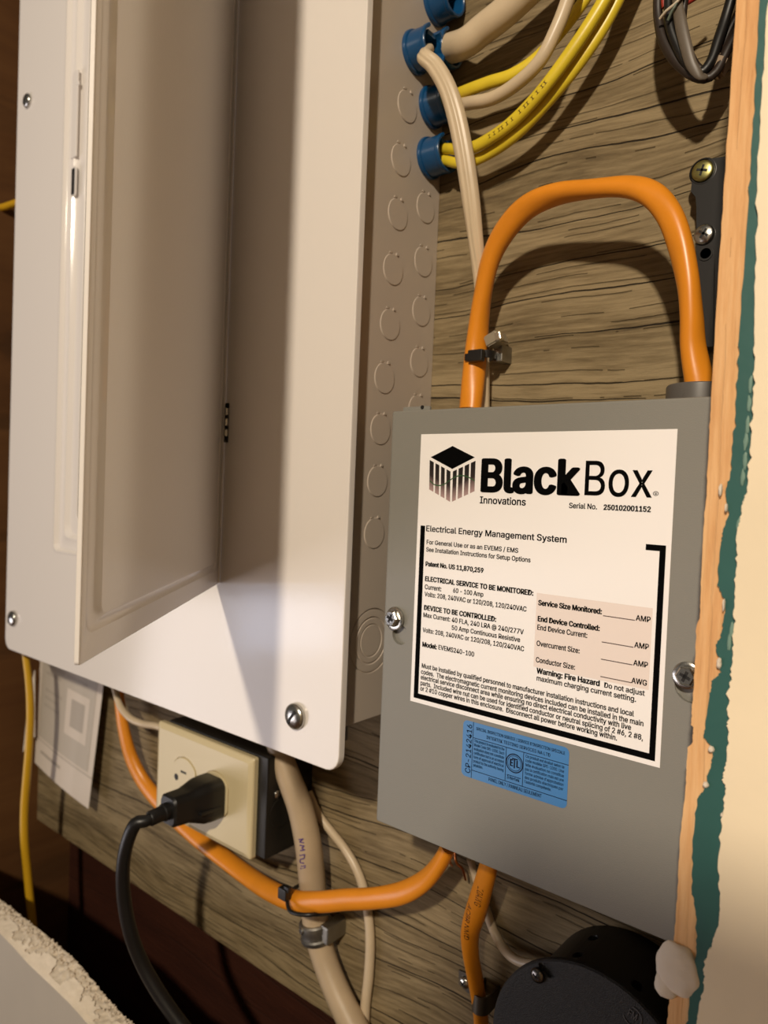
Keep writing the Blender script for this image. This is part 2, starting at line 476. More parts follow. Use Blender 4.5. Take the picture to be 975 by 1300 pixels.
# right-hand side of the opening: raw wood, teal paint layer, cream paint layer
wood_l = [(937,-40),(935,0),(925,150),(915,300),(903,500),(900,560),(897,625),(893,670),(890,740),(888.4,785),(884.5,793.5),(882.5,830.8),(880.8,873),(877.7,907),(877.9,920),(880,924),(879,944),(873,949),(871.5,974.6),(870.6,1000),(863,1066),(860,1133),(855,1199),(850,1263),(846,1310),(842,1360)]
teal_l = [(967,-40),(965,0),(957,140),(951,250),(938,433),(936.6,480),(932,548),(927,607),(922,620),(921,632),(925.6,651),(918,674.6),(913.8,700),(911,740),(921,766),(919.7,780),(915,809),(909.5,817),(910,831),(916,839),(914.6,853),(904.5,864.6),(901,881.5),(895,924),(893.5,935.7),(905,951),(904.5,966),(899,983),(895,1000),(885,1016),(880,1066),(878,1133),(883,1150),(885,1199),(880,1233),(877,1266),(870,1310),(866,1360)]
crm_l = [(978,-40),(975,0),(969,100),(963,200),(960,330),(958,433),(958,480),(955,539),(952,581),(948.5,624),(943,641),(941,658),(935,675),(936,700),(934,740),(932,780),(931.5,814),(929,853),(925,881),(924,915),(925.6,924),(923,966),(918,985),(922,1000),(918,1033),(912,1099),(915,1149),(912,1176),(902,1203),(893,1229),(895,1249),(887,1283),(883,1310),(879,1360)]
def ragged(px, off, amp, seed, k=9):
    """torn edge: the measured outline, with small irregular bites between its points"""
    out = []
    for i in range(len(px) - 1):
        for j in range(k):
            t = j / k; q = at(px[i][0] * (1 - t) + px[i + 1][0] * t, px[i][1] * (1 - t) + px[i + 1][1] * t, off)
            out.append((q.x + amp * (noise.noise(Vector((q.z * 0.35, seed, 0))) + 0.9 * noise.noise(Vector((q.z * 1.3, seed, 3)))), q.z))
    q = at(*px[-1], off); out.append((q.x, q.z))
    return [(out[0][0], 520)] + out + [(out[-1][0] - 1, -620)]
def slab(edge, xr, y0, y1): return MB().prism(edge + [(xr, edge[-1][1]), (xr, edge[0][1])], y0, y1)
jamb = struct('trim_1', slab(ragged(wood_l, 108, 0.32, 1.0), 700, -108, -82), RAW, smooth=30, label='raw pine edge of the opening, paint broken away')
struct('teal_paint_layer', slab(ragged(teal_l, 109, 0.6, 5.0), 700, -109.2, -107.9), TEAL, jamb, 30, 'teal paint layer exposed along the torn edge')
struct('cream_paint_layer', slab(ragged(crm_l, 110.4, 0.8, 9.0), 700, -111, -109.1), CREAMP, jamb, 30, 'cream wall paint with a ragged peeled edge')
# plaster chips still clinging to the edges
def blob(mb, c, rx, ry, rz, seed, amp=0.25, sub=3):
    bm = bmesh.new(); bmesh.ops.create_icosphere(bm, subdivisions=sub, radius=1)
    for v in bm.verts:
        k = 1 + amp * noise.noise(v.co * 1.7 + Vector((seed, 0, 0)))
        v.co = Vector((c.x + v.co.x * rx * k, c.y + v.co.y * ry * k, c.z + v.co.z * rz * k))
    return mb.bm(bm)
for i, (px, py, w, h) in enumerate([(915, 622, 4, 14), (922, 645, 3, 10), (913, 842, 5, 13), (903, 951, 6, 8), (896, 996, 6, 7), (920, 990, 4, 6), (917, 1034, 3, 5), (919, 768, 2.5, 14)]):
    p = at(px, py, 109.5); k = mmpx(p)
    struct('plaster_chip', blob(MB(), p, w * k * 0.6, 1.2, h * k * 0.55, i * 3.1), CHIP, jamb, 60)
mb = MB(); p = at(861, 1230, 108); blob(mb, p, 8.4, 3.6, 9.6, 12.2, 0.14, 4); p2 = at(846, 1250, 108); blob(mb, p2, 4.4, 2.6, 5.2, 6.0, 0.15, 3)
struct('filler_blob', mb, SPACK, jamb, 60, 'dried lump of pale filler on the raw wood')
# pale brush marks where the teal meets the cream
mb = MB()
for i, (px, py) in enumerate([(953, 488), (951, 512), (949, 540), (947, 560), (946, 585), (943, 606), (938, 668), (937, 684), (926, 815), (929, 800)]):
    p = at(px, py, 109.4); k = mmpx(p); blob(mb, p, 2.6 * k, 0.35, 11 * k, i * 1.7, 0.4, 2)
struct('paint_smear', mb, mat('pale_teal_smear', (112, 142, 128), 0.6), jamb, 60)

# lower front wall: broken drywall edge
top_px = [(-60,1090),(0,1142),(15,1153),(30,1165),(55,1184),(75,1201),(92,1215),(110,1235),(130,1260),(155,1288),(185,1312),(240,1366)]
low_px = [(-60,1128),(0,1180),(20,1200),(40,1222),(70,1250),(92,1272),(115,1298),(150,1335),(200,1385)]
FO, BO = 118.0, 102.0
tl = [at(a, b, BO) for a, b in top_px]; ll = [at(a, b, FO) for a, b in low_px]
def zat(pts, x):
    for a, b in zip(pts, pts[1:]):
        if a.x <= x <= b.x: return a.z + (b.z - a.z) * (x - a.x) / (b.x - a.x)
    return pts[0].z if x < pts[0].x else pts[-1].z
X0, X1 = -1900.0, 640.0
xs = []
x = X0
while x < X1:
    xs.append(x); x += 1.1 if -680 < x < -330 else 12.0
xs.append(X1)
NV = 18
def strip(v0, v1, nv, amp, seed, lift=0.0, keep=None):
    g = []; f = []
    for i, x in enumerate(xs):
        a = Vector((x, -FO, zat(ll, x))); b = Vector((x, -BO, zat(tl, x)))
        for j in range(nv + 1):
            t = v0 + (v1 - v0) * j / nv
            p = a.lerp(b, t)
            q = Vector((x * 0.22, t * 5, seed)); r = Vector((x * 0.9, t * 14, seed + 4))
            k = amp * (0.75 * t * t + 0.22)
            d = noise.noise(q) * 1.6 * k + noise.noise(r) * 0.9 * k
            edge_ = 1.0 if 0 < j < nv or v1 >= 1 else 0.4
            g.append(p + Vector((0, -0.75, 0.66)) * (d * edge_ + lift))
    for i in range(len(xs) - 1):
        for j in range(nv):
            o = i * (nv + 1) + j
            if keep and not keep(xs[i], (j + 0.5) / nv): continue
            f.append([o, o + 1, o + nv + 2, o + nv + 1])
    return g, f
fw = struct('wall_front', MB().prism([(X0, -1400), (X1, -1400)] + [(x, zat(ll, x) - 1.5 + 0.4 * noise.noise(Vector((x * 0.3, 0, 0)))) for x in reversed(xs)], -FO, -FO + 1.0), DRYP, smooth=30, label='grey-cream painted drywall below the broken opening')
struct('paint_skin_edge', MB().add(*strip(-0.10, 0.10, 3, 0.8, 31.0, 0.55)), TORN, fw, 60)
struct('gypsum_core', MB().prism([(X0, -900), (X1, -900)] + [(x, zat(tl, x) - 5) for x in reversed(xs)], -BO - 2, -BO), GYP, fw, 30)
struct('broken_edge', MB().add(*strip(0.0, 1.0, NV, 2.6, 11.0)), GYP, fw, 60, 'crumbling gypsum along the broken drywall edge')
def flap(x, t):
    return noise.noise(Vector((x * 0.045, 3.0, 0))) + 0.3 * noise.noise(Vector((x * 0.22, t * 2, 0))) > -0.16 + 0.25 * t and 0.06 < t
struct('torn_paper', MB().add(*strip(0.05, 0.62, 10, 0.5, 21.0, 1.5, flap)), TORN, fw, 60, 'smooth torn paper flaps of the drywall edge')
struct('wall_panel', MB().box(X0, -813, -FO - 0.4, -BO, -420, 1000), DRYP, fw, 30)
struct('wall_panel', MB().box(-813, 700, -FO - 0.4, -BO, 640, 1000), DRYP, fw, 30)
struct('floor', MB().box(-2600, 2000, -3200, 120, -1420, -1400), BROWN, smooth=None, label='dark wooden floor of the room')
# crumbs on the edge
mb = MB()
for i in range(260):
    x = random.uniform(-650, -395); t = random.uniform(0.62, 1.02)
    a = Vector((x, -FO, zat(ll, x))); b = Vector((x, -BO, zat(tl, x)))
    p = a.lerp(b, t) + Vector((0, -0.6, 0.9)) * random.uniform(0.2, 1.5); s = random.uniform(0.5, 1.5)
    blob(mb, p, s, s, s * 0.9, i, 0.5, 1)
o = struct('gypsum_crumbs', mb, GYP, fw, 60); o['kind'] = 'stuff'

# ================================================================== breaker panel
CY0 = -79.0                                  # face of the cover
cx0 = at(6, 822, 79).x; cx1 = (at(427, 970, 79).x + at(470, 0, 79).x) / 2
cz0 = (at(405, 975, 79).z + at(35, 833, 79).z) / 2
panel = thing('breaker_panel', ((cx0 + cx1) / 2, 0, cz0), 'white enamelled breaker panel with its door swung open, on the plywood', 'electrical panel')
hx, hy = at(280, 690, 79).x, -79.0           # hinge line
hz0 = at(277, 741, 79).z
ex0 = at(72, 500, 79).x; ez0 = at(69, 702, 79).z
def ring(x0, x1, z0, z1, r, y): return lv(rrect(x0, x1, z0, z1, r), y)
ZT = 470.0
E0 = (ex0, hx - 3, ez0, ZT - 40)
def ins(e, d): return (e[0] + d, e[1] - d, e[2] + d, e[3] - d)
loops = [ring(cx0 + 1.2, cx1 - 1.2, cz0 + 1.2, ZT - 1.2, 9, -74.5), ring(cx0, cx1, cz0, ZT, 10, -74.5), ring(cx0, cx1, cz0, ZT, 10, -78.2), ring(cx0 + 0.3, cx1 - 0.3, cz0 + 0.3, ZT - 0.3, 10, -78.8), ring(cx0 + 0.9, cx1 - 0.9, cz0 + 0.9, ZT - 0.9, 10, -79),
         ring(*E0, 6, -79), ring(*ins(E0, 0.8), 6, -79.5), ring(*ins(E0, 2.2), 6, -79.6), ring(*ins(E0, 4.2), 6, -76.6), ring(*ins(E0, 5.0), 6, -76.0),
         ring(*ins(E0, 11.5), 10, -76.0), ring(*ins(E0, 12.5), 10, -76.6), ring(*ins(E0, 14), 10, -76.6), ring(*ins(E0, 17), 10, -73.2), ring(*ins(E0, 18), 10, -72.8),
         ring(*ins(E0, 27), 8, -72.8), ring(*ins(E0, 27.6), 8, -72.2), ring(*ins(E0, 27.6), 8, -71.6), ring(*ins(E0, 17.5), 10, -71.6),
         ring(*ins(E0, 14.5), 10, -74.5), ring(*ins(E0, 3), 6, -74.8), ring(*ins(E0, 0.5), 6, -77.6), ring(cx0 + 1.2, cx1 - 1.2, cz0 + 1.2, ZT - 1.2, 9, -77.6)]
cover = obj('cover', MB().loft(loops, closed=True), PANELW, panel, 40, 'white front cover with a stepped surround for the door')
# latch pocket and keeper on the left side of the surround
lp = at(94, 231, 76)
obj('latch_keeper', MB().box(lp.x - 4.5, lp.x + 4.5, -77.4, -75.9, lp.z + 20, lp.z + 92, 0.6), PANELW, cover, 40)
mb = MB(); mb.loft([lv(rrect(lp.x - 4.5, lp.x + 4.5, lp.z - 13, lp.z + 13, 3), -75.9), lv(rrect(lp.x - 4.2, lp.x + 4.2, lp.z - 12.7, lp.z + 12.7, 3), -77.0), lv(rrect(lp.x - 2.6, lp.x + 2.6, lp.z - 11, lp.z + 11, 2), -76.9), lv(rrect(lp.x - 2.6, lp.x + 2.6, lp.z - 11, lp.z + 11, 2), -76.1)])
fr_ = obj('latch_slot', mb, PANELW, cover, 40)
obj('latch_opening', MB().prism(rrect(lp.x - 2.4, lp.x + 2.6, lp.z - 11, lp.z + 11, 1.2), -77.15, -76.05), DARKM, cover, 40)
lt = at(98, 108, 76); obj('latch_rib', MB().box(lt.x - 4, lt.x + 5, -77.6, -76, lt.z - 2, lt.z + 2, 0.8), PANELW, cover, 40)
obj('side_tab', MB().box(cx0 - 5.0, cx0 + 2, -77.5, -60, at(8, 628, 79).z, at(8, 545, 79).z, 0.8), STEEL, panel, 40)
# inner dead front behind the opening
obj('dead_front', MB().box(cx0 + 12, cx1 - 12, -60, -58, cz0 + 12, ZT - 12, 0.5), mat('dead_front_grey', (120, 118, 114), 0.5), panel, 40)
# cover screws
def pan_screw(parent, c, r, name='cover_screw', dome=0.42, slot='cross', ax=Vector((0, -1, 0)), roll=0.3, m=STEEL, mrec=DARKM):
    prof = [(r * 0.96, -0.2), (r, 0.15 * r)] + [(r * math.cos(a), 0.15 * r + r * dome * math.sin(a)) for a in (0.35, 0.7, 1.0, 1.25, 1.45)]
    s = obj(name, MB().lathe(c, ax, prof, 28), m, parent, 50)
    u = ax.orthogonal().normalized(); w = ax.cross(u); u, w = u * math.cos(roll) + w * math.sin(roll), w * math.cos(roll) - u * math.sin(roll)
    mb = MB(); h = 0.15 * r + r * dome * 0.995
    def blade(a, b, ln, wd):
        q = [a * ln + b * wd, a * -ln + b * wd, a * -ln - b * wd, a * ln - b * wd]
        mb.loft([[c + k + ax * (h - 0.7) for k in q], [c + k + ax * (h + 0.03) for k in q]], True, True)
    if slot == 'cross': blade(u, w, r * 0.5, r * 0.11); blade(w, u, r * 0.5, r * 0.11)
    else: blade(u, w, r * 0.62, r * 0.12)
    obj('drive_recess', mb, mrec, s, None)
    return s
for px, py, wpx in ((376, 909, 29), (17, 785, 17), (35.5, 128, 15)):
    p = at(px, py, 79.5); pan_screw(cover, p, wpx * 0.58 * mmpx(p), roll=0.15, slot='line')

# door, hinged on the right of its opening and swung out past square
fcz = hz0
d_ = ray(104, 845); fc = EYE + d_ * ((fcz - EYE.z) / d_.z)
Hn = Vector((hx, hy - 1.0, 0)); tdir = Vector((fc.x - hx, fc.y - hy, 0)); DW = tdir.length; tdir.normalize()
ndir = Vector((-tdir.y, tdir.x, 0))
def dp(s, z, n): return Hn + tdir * s + ndir * n + Vector((0, 0, z))
def dring(s0, s1, z0, z1, r, n): return [dp(s, z, n) for s, z in rrect(s0, s1, z0, z1, r)]
DT = ZT - 44
mb = MB()
mb.loft([dring(0.6, DW - 0.6, hz0 + 0.6, DT, 1.2, -2.2), dring(0, DW, hz0, DT, 1.5, -1.9), dring(0, DW, hz0, DT, 1.5, -0.3), dring(0.5, DW - 0.5, hz0 + 0.5, DT - 0.5, 1.5, 0.0),
         dring(7, DW - 4.6, hz0 + 10.0, DT - 11, 6, 0.0), dring(7.6, DW - 5.4, hz0 + 10.8, DT - 11.8, 6, -0.6), dring(8.2, DW - 8.0, hz0 + 11.8, DT - 12.6, 6, -1.1), dring(9, DW - 13, hz0 + 13.0, DT - 13.6, 6, -1.1),
         dring(9.8, DW - 16.5, hz0 + 14.0, DT - 14.6, 6, -0.5), dring(10.6, DW - 18.5, hz0 + 14.8, DT - 15.4, 6, 0.0), dring(11.2, DW - 19.4, hz0 + 15.4, DT - 16.0, 6, 0.15), dring(12, DW - 20.5, hz0 + 16.4, DT - 17.0, 6, 0.1)], True, True)
door = obj('door', mb, PANELW, panel, 30, 'white door leaf with a raised centre, swung open')
mb = MB()
zc = at(283, 537, 79).z
mb.box(hx + 0.2, hx + 4.6, -80.2, -78.8, zc - 13, zc + 13, 0.5)
hg = obj('hinge', mb, DARKM, door, 40)
mb = MB()
for k in (-7, 0, 7): mb.lathe((hx + 3.2, -80.0, zc + k - 2), (0, 0, 1), [(1.5, 0), (1.5, 4.5)], 10)
obj('hinge_knuckle', mb, STEEL, hg, 40)
obj('hinge_pin', MB().lathe((hx + 0.9, -80.2, hz0 + 1), (0, 0, 1), [(0.8, 0), (0.8, DT - hz0 - 2)], 10), PANELW, door, 60)

# tub with knockouts
TX = cx1 - 6.6                                # visible side plane
tz0 = (onx(435, 935, TX).z + onx(480, 898, TX).z) / 2
tub = obj('tub', MB().box(TX - 1.6, TX, -74.6, WALL, tz0, ZT - 20, 0.5), TUBG, panel, 30, 'beige enamelled tub side pierced by knockouts')
left_ko = [(518,135),(510,203),(506,272),(500,342),(496,412),(489,480),(484,545),(480,611),(476,677)]
right_ko = [(543,265),(538,332),(535,395),(533,460),(530,520)]
KO = [onx(a, b, TX) for a, b in left_ko + right_ko]
yr = sum(onx(a, b, TX).y for a, b in right_ko) / len(right_ko)
for i in range(len(left_ko), len(KO)): KO[i].y = yr
zB = 2 * KO[0].z - KO[1].z
BU = [Vector((TX, 2 * KO[0].y - KO[1].y, zB)), Vector((TX, yr, KO[9].z + 31.0)), Vector((TX, yr, KO[9].z + 63.0)), Vector((TX, yr, KO[9].z + 95.5)), Vector((TX, yr, KO[9].z + 127.5))]
BIG = onx(478, 812, TX); BIG.y = -46.0
cut = []
for c in KO: cut.append(MB().lathe(c + Vector((-0.9, 0, 0)), (1, 0, 0), [(9.5, 0), (11.3, 0.9), (11.3, 2)], 40))
for c in BU: cut.append(MB().lathe(c + Vector((-4, 0, 0)), (1, 0, 0), [(10.5, 0), (10.5, 8)], 28))
cut.append(MB().lathe(BIG + Vector((-0.9, 0, 0)), (1, 0, 0), [(20.0, 0), (20.4, 2)], 48))
carve(tub, *cut)
obj('tub_shell', MB().box(cx0 + 4, TX - 1.7, -8, WALL, tz0, ZT - 20).box(cx0 + 4, TX - 1.7, -74.6, WALL, tz0, tz0 + 1.6).box(cx0 + 4, cx0 + 5.6, -74.6, WALL, tz0, ZT - 20), TUBG, panel, None)
def ko_mesh(c, r=9.45):
    mb = MB().lathe(c + Vector((-0.9, 0, 0)), (1, 0, 0), [(r, 0), (r, 0.4), (r - 0.35, 0.7)], 40)
    for a in (1.25, 1.9):
        q = c + Vector((0, math.cos(a) * 10.6, math.sin(a) * 10.6))
        mb.box(q.x - 0.9, q.x + 0.02, q.y - 1.2, q.y + 1.2, q.z - 1.1, q.z + 1.1, 0.35)
    return mb
k0 = obj('knockout', ko_mesh(KO[0]), TUBG, tub, 35)
for c in KO[1:]: dup(k0, tub, c - KO[0])
mb = MB().lathe(BIG + Vector((-0.9, 0, 0)), (1, 0, 0), [(19.2, 0), (19.2, 0.5), (18.7, 0.7), (15.0, 0.7), (14.6, 0.1), (13.8, 0.1), (13.4, 0.6), (10.6, 0.6), (10.2, 0.1), (9.6, 0.1), (9.2, 0.5)], 48)
obj('concentric_knockout', mb, TUBG, tub, 35)

# ------------------------------------------------------------------ blue cable bushings
BL = ['blue cable bushing on the panel side with a flat cream cable curving down',
      'lowest blue cable bushing, holding the two lower yellow cables',
      'dark-mouthed blue bushing half hidden by the cream cable, with one yellow and one cream cable',
      'blue cable bushing that grips the thick cream cable going up',
      'topmost blue cable bushing, cut off by the top of the photo']
def bushing(c, label):
    t = thing('cable_bushing', c, label, 'bushing', 'blue bushings on the panel side')
    obj('flange', MB().lathe(c, (1, 0, 0), [(10.6, 0.05), (12.6, 0.05), (12.9, 0.6), (12.7, 2.2), (12.0, 2.8), (9.4, 2.8), (9.4, 0.05), (10.6, 0.05)], 40, False, False), BLUEP, t, 40)
    n = 40; v = []; f = []                      # split sleeve: a tube with a slot in it
    prof = [(9.5, 2.0), (11.6, 2.0), (11.4, 12.6), (11.9, 13.2), (11.9, 15.0), (11.4, 15.6), (10.2, 15.6), (9.6, 14.5), (9.5, 2.0)]
    a0, a1 = math.radians(28), math.radians(335)
    for k in range(n + 1):
        a = a0 + (a1 - a0) * k / n
        for r, h in prof: v.append(c + Vector((h, math.sin(a) * -r, math.cos(a) * r)))
    m_ = len(prof)
    for k in range(n):
        for j in range(m_ - 1): f.append([k * m_ + j, k * m_ + j + 1, (k + 1) * m_ + j + 1, (k + 1) * m_ + j])
    f.append(list(range(m_ - 1))); f.append([n * m_ + j for j in range(m_ - 1)][::-1])
    obj('sleeve', MB().add(v, f), BLUEP, t, 40)
    obj('clamp_jaw', MB().box(c.x + 4, c.x + 13, c.y - 4, c.y + 4, c.z + 5.5, c.z + 8.5, 0.6), BLUEP, t, 40)
    return t
b0 = bushing(BU[0], BL[0])
for c, lab in zip(BU[1:], BL[1:]):
    r = b0.copy(); COL.objects.link(r); r.location = b0.location + (c - BU[0]) * 0.001; r['label'] = lab
    for ch in b0.children:
        q = ch.copy(); COL.objects.link(q); q.parent = r
B_L, B_E, B_D, B_C, B_A = BU

# ------------------------------------------------------------------ cables at the top
def V(p, dx=0, dy=0, dz=0): return p + Vector((dx, dy, dz))
def inside(c, r, dz=0, dy=0): return [(V(c, -6, dy, dz), r, 0.0), (V(c, 8, dy, dz), r, 0.0)]
cr = 4.6
cable('flat_cream_cable', [(V(B_L, -4, 0, -2.5), cr, 0), (V(B_L, 10, 0, -2.5), cr, 0), (538, 71, 44, 20, 8), (552, 84, 43, 22, 14), (568, 112, 41, 23, 18), (580, 150, 38, 24, 20), (590, 200, 34, 24, 20), (598, 255, 29, 23, 18), (604, 305, 23, 20, 10), (609, 350, 17, 17, 30), (613, 400, 11, 15, 60), (615.5, 450, 7, 13, 75), (616, 500, 4, 12.5, 80), (616, 545, 3, 12.5, 80)],
      CREAM, 'flat cream two-core cable looping down from a blue bushing and behind the grey box', kx=1.0, ky=0.72, ribs=0.07, n=60)
cable('thick_cream_cable', [(V(B_C, -6, 0, 0), 8.6, 0), (V(B_C, 9, 0, 0.5), 8.6, 0), (590, 55, 17, 35), (612, 38, 18, 36), (640, 16, 19, 37), (670, -12, 19, 38), (700, -40, 19, 38)], CREAM, 'thick cream round cable rising from a blue bushing to the top edge', run_on=1)
cable('cream_cable', [(V(B_D, -6, 0, -3), 3.4, 0), (V(B_D, 9, 0, -3), 3.4, 0), (596, 131, 20, 16), (625, 125, 22, 16.5), (655, 107, 25, 17), (685, 78, 28, 17), (706, 38, 28, 18), (720, 2, 27, 18), (733, -40, 26, 18)], CREAM, 'thin cream cable bending up between the yellow cables')
cable('yellow_cable', [(V(B_D, -6, 0, 2.5), 3.2, 0), (V(B_D, 9, 0, 2.5), 3.2, 0), (592, 115, 17, 15), (620, 105, 17, 16), (650, 95, 16, 16), (680, 75, 14, 16), (712, 40, 12, 16), (742, 0, 11, 16), (765, -40, 10, 16)], YELL, 'upper yellow cable, leaving the half hidden bushing beside the thin cream cable', group='yellow cables', ky=0.85, run_on=1)
ymid, ymid_path = cable('yellow_cable', [(V(B_E, -6, 0, 3.6), 3.2, 0), (V(B_E, 10, 0, 3.6), 3.2, 0), (594, 189, 18, 15), (625, 174, 20, 16), (655, 151, 22, 17), (688, 115, 24, 17), (722, 70, 24, 18), (752, 25, 23, 18), (772, -10, 22, 18), (785, -45, 21, 18)], YELL, 'middle yellow cable with printed marks, from the lowest blue bushing', group='yellow cables', ky=0.85, run_on=1)
cable('yellow_cable', [(V(B_E, -6, 0, -3.6), 3.2, 0), (V(B_E, 10, 0, -3.6), 3.2, 0), (590, 207, 13, 14), (622, 194, 13, 15), (655, 170, 15, 17), (692, 132, 16, 17), (730, 86, 16, 18), (762, 40, 15, 18), (784, 0, 14, 18), (805, -45, 13, 18)], YELL, 'lower yellow cable, bottom one of the pair from the lowest blue bushing', group='yellow cables', ky=0.85, run_on=1)

print_along(ymid, ymid_path, 'I I II I I', 64, 82, 80, 1.9, 0.85)
print_along(ymid, ymid_path, 'I II I I II', 86, 106, 80, 1.9, 0.85)

# ------------------------------------------------------------------ orange loop
oloop = thing('orange_cable', at(612, 420, 12), 'stiff orange cable arching over from behind the grey box into its top connector', 'cable')
LOOP = [(597, 519, 16, 26, 0), (602, 470, 14, 26, 0), (606, 430, 13, 26, 0), (612, 380, 16, 26, 0), (622, 332, 21, 26, 0), (640, 295, 26, 27, 0), (668, 264, 31, 27, 0), (705, 247, 34, 27, 0), (750, 240, 36, 27, 0), (795, 237, 37, 28, 0), (826, 246, 38, 29, 0), (848, 270, 39, 29, 0), (862, 305, 39, 30, 0), (873, 355, 38, 31, 0), (878, 400, 37, 31, 0), (880, 440, 36, 31, 0), (887, 480, 36, 32, 0), (889, 500, 36, 32, 0)]
cable('jacket', LOOP, ORANGE, None, None, None, oloop, lobes=2, depth_=0.12, twist=0.030, n=32)
# cable tie round the orange leg and the cream cable
def tie(c, w, h, d, head, label, group=None):
    t = thing('cable_tie', c, label, 'cable tie', group)
    mb = MB(); lo = []
    for k in range(28):
        a = 2 * PI * k / 28; lo.append((math.cos(a), math.sin(a)))
    def e(s, z): return [c + Vector((x * (w + s), y * (d + s), z)) for x, y in lo]
    mb.loft([e(0, -h / 2), e(1.0, -h / 2), e(1.0, h / 2), e(0, h / 2)], closed=True)
    obj('strap', mb, BLACKP, t, 40)
    x, y, z = head
    obj('tie_head', MB().box(x - 3.6, x + 6.4, y - 2.6, y + 1.6, z - 3.6, z + 3.4, 0.7).box(x - 6.2, x - 3.4, y - 1.6, y + 0.6, z - 2.6, z + 1.6, 0.4), BLACKP, t, 40)
    return t
c = at(607, 452, 12)
tie(Vector((c.x + 1.6, c.y + 0.3, c.z)), 8.5, 4.4, 6.6, (at(603, 452, 20).x, -20.3, at(603, 452, 20).z), 'black cable tie round the orange cable above the grey box')
# small clamp behind the orange leg with a bright bolt
q = at(624, 431, 12)
cl = thing('wire_clip', q, 'small bright metal clip with a square bolt beside the orange cable', 'clip')
bm = bmesh.new(); bmesh.ops.create_cube(bm, size=1)
for v in bm.verts: v.co = Vector((v.co.x * 9, v.co.y * 13, v.co.z * 7))
bmesh.ops.bevel(bm, geom=bm.edges[:], offset=0.8, segments=2, affect='EDGES')
M = Matrix.Translation(q + Vector((1.2, 3.5, 0))) @ Matrix.Rotation(-0.42, 4, 'Y')
obj('clip_body', MB().bm(bm, M), mat('clip_zinc', (176, 166, 146), 0.4, 0.6), cl, 40)
bm = bmesh.new(); bmesh.ops.create_cube(bm, size=1)
for v in bm.verts: v.co = Vector((v.co.x * 4.0, v.co.y * 4.5, v.co.z * 5))
bmesh.ops.bevel(bm, geom=bm.edges[:], offset=0.5, segments=2, affect='EDGES')
q2 = at(633.5, 427, 16)
obj('square_bolt', MB().bm(bm, Matrix.Translation(q2) @ Matrix.Rotation(-0.3, 4, 'Y')), mat('bright_bolt', (245, 240, 230), 0.18, 1.0), cl, 40)
obj('clip_leg', MB().box(q.x - 2, q.x + 4, -6, WALL, q.z - 12, q.z - 2, 0.5), DULL, cl, 40)

# ================================================================== grey enclosure
BOFF = 75.0
BX0 = (at(499, 524, BOFF).x + at(476, 1043, BOFF).x) / 2
BZ1 = at(499, 522, BOFF).z; BZ0 = (at(476, 1043, BOFF).z + at(855, 1197, BOFF).z) / 2
BX1 = at(904, 503, BOFF).x + 0.5
enc = thing('grey_enclosure', ((BX0 + BX1) / 2, 0, BZ0), 'grey steel control box with a large white label, right of the white panel', 'electrical box')
def fz(x, z, o=0.0): return Vector((x, -BOFF - o, z))
lo = [lv(rrect(BX0 + 1.2, BX1 - 1.2, BZ0 + 1.2, BZ1 - 1.2, 1), -58), lv(rrect(BX0, BX1, BZ0, BZ1, 1.2), -58), lv(rrect(BX0, BX1, BZ0, BZ1, 1.2), -74.0), lv(rrect(BX0 + 0.3, BX1 - 0.3, BZ0 + 0.3, BZ1 - 0.3, 1.2), -74.7), lv(rrect(BX0 + 1, BX1 - 1, BZ0 + 1, BZ1 - 1, 1.2), -75)]
lid = obj('front_cover', MB().loft(lo, True, True), GREY, enc, 40)
sl = at(502.5, 785, BOFF); sr = at(873, 857, BOFF)
kl = at(508, 806, BOFF); kr = at(878, 872, BOFF)
cut = MB()
cut.lathe(kl + Vector((0, 2.4, 0)), (0, -1, 0), [(5.4, 0), (5.4, 6)], 28)
cut.lathe(kr + Vector((0, 2.4, 0)), (0, -1, 0), [(6.8, 0), (6.8, 6)], 28)
carve(lid, cut)
obj('body', MB().box(BX0 + 2.2, BX1 - 2.2, -57.9, WALL, BZ0 + 2.2, BZ1 - 2.2, 0.6), GREY, enc, 40)
ea = at(512, 519, 70); eb = at(546, 514, 70)
ear = MB().prism(rrect(ea.x, eb.x, BZ1 - 3, BZ1 + 2.6, 0.8), -70, -68.6)
obj('mounting_ear', ear, GREY, enc, 40)
eh = at(536, 517, 70.2); obj('ear_hole', MB().lathe(eh, (0, -1, 0), [(1.1, -0.6), (1.1, 0.02)], 14), DARKM, enc, 40)
def hex_screw(parent, c, r, tilt):
    ax = (Vector((0, -1, 0)) + tilt).normalized()
    s = obj('washer_screw', MB().lathe(c, ax, [(r, -0.4), (r, 0.9), (r * 0.86, 1.3), (r * 0.72, 1.35)], 32), STEEL, parent, 40)
    u = ax.orthogonal().normalized(); w = ax.cross(u)
    def hexr(k, h): return [c + ax * h + (u * math.cos(a) + w * math.sin(a)) * k for a in [PI / 3 * i + 0.3 for i in range(6)]]
    obj('hex_head', MB().loft([hexr(r * 0.74, 1.0), hexr(r * 0.74, 3.4), hexr(r * 0.62, 4.0)], True, True), STEEL, s, 30)
    mb = MB()
    for a in (0.4, 0.4 + PI / 2):
        e1 = u * math.cos(a) + w * math.sin(a); e2 = w * math.cos(a) - u * math.sin(a)
        q = [e1 * r * 0.4 + e2 * r * 0.12, e1 * -r * 0.4 + e2 * r * 0.12, e1 * -r * 0.4 - e2 * r * 0.12, e1 * r * 0.4 - e2 * r * 0.12]
        mb.loft([[c + k + ax * 3.2 for k in q], [c + k + ax * 4.04 for k in q]], True, True)
    obj('drive_recess', mb, DARKM, s, None)
hex_screw(enc, sl + Vector((0, -0.6, 0)), 6.3, Vector((-0.12, 0, 0.08)))
hex_screw(enc, sr + Vector((0, -0.6, 0)), 5.6, Vector((0.05, 0, 0.05)))
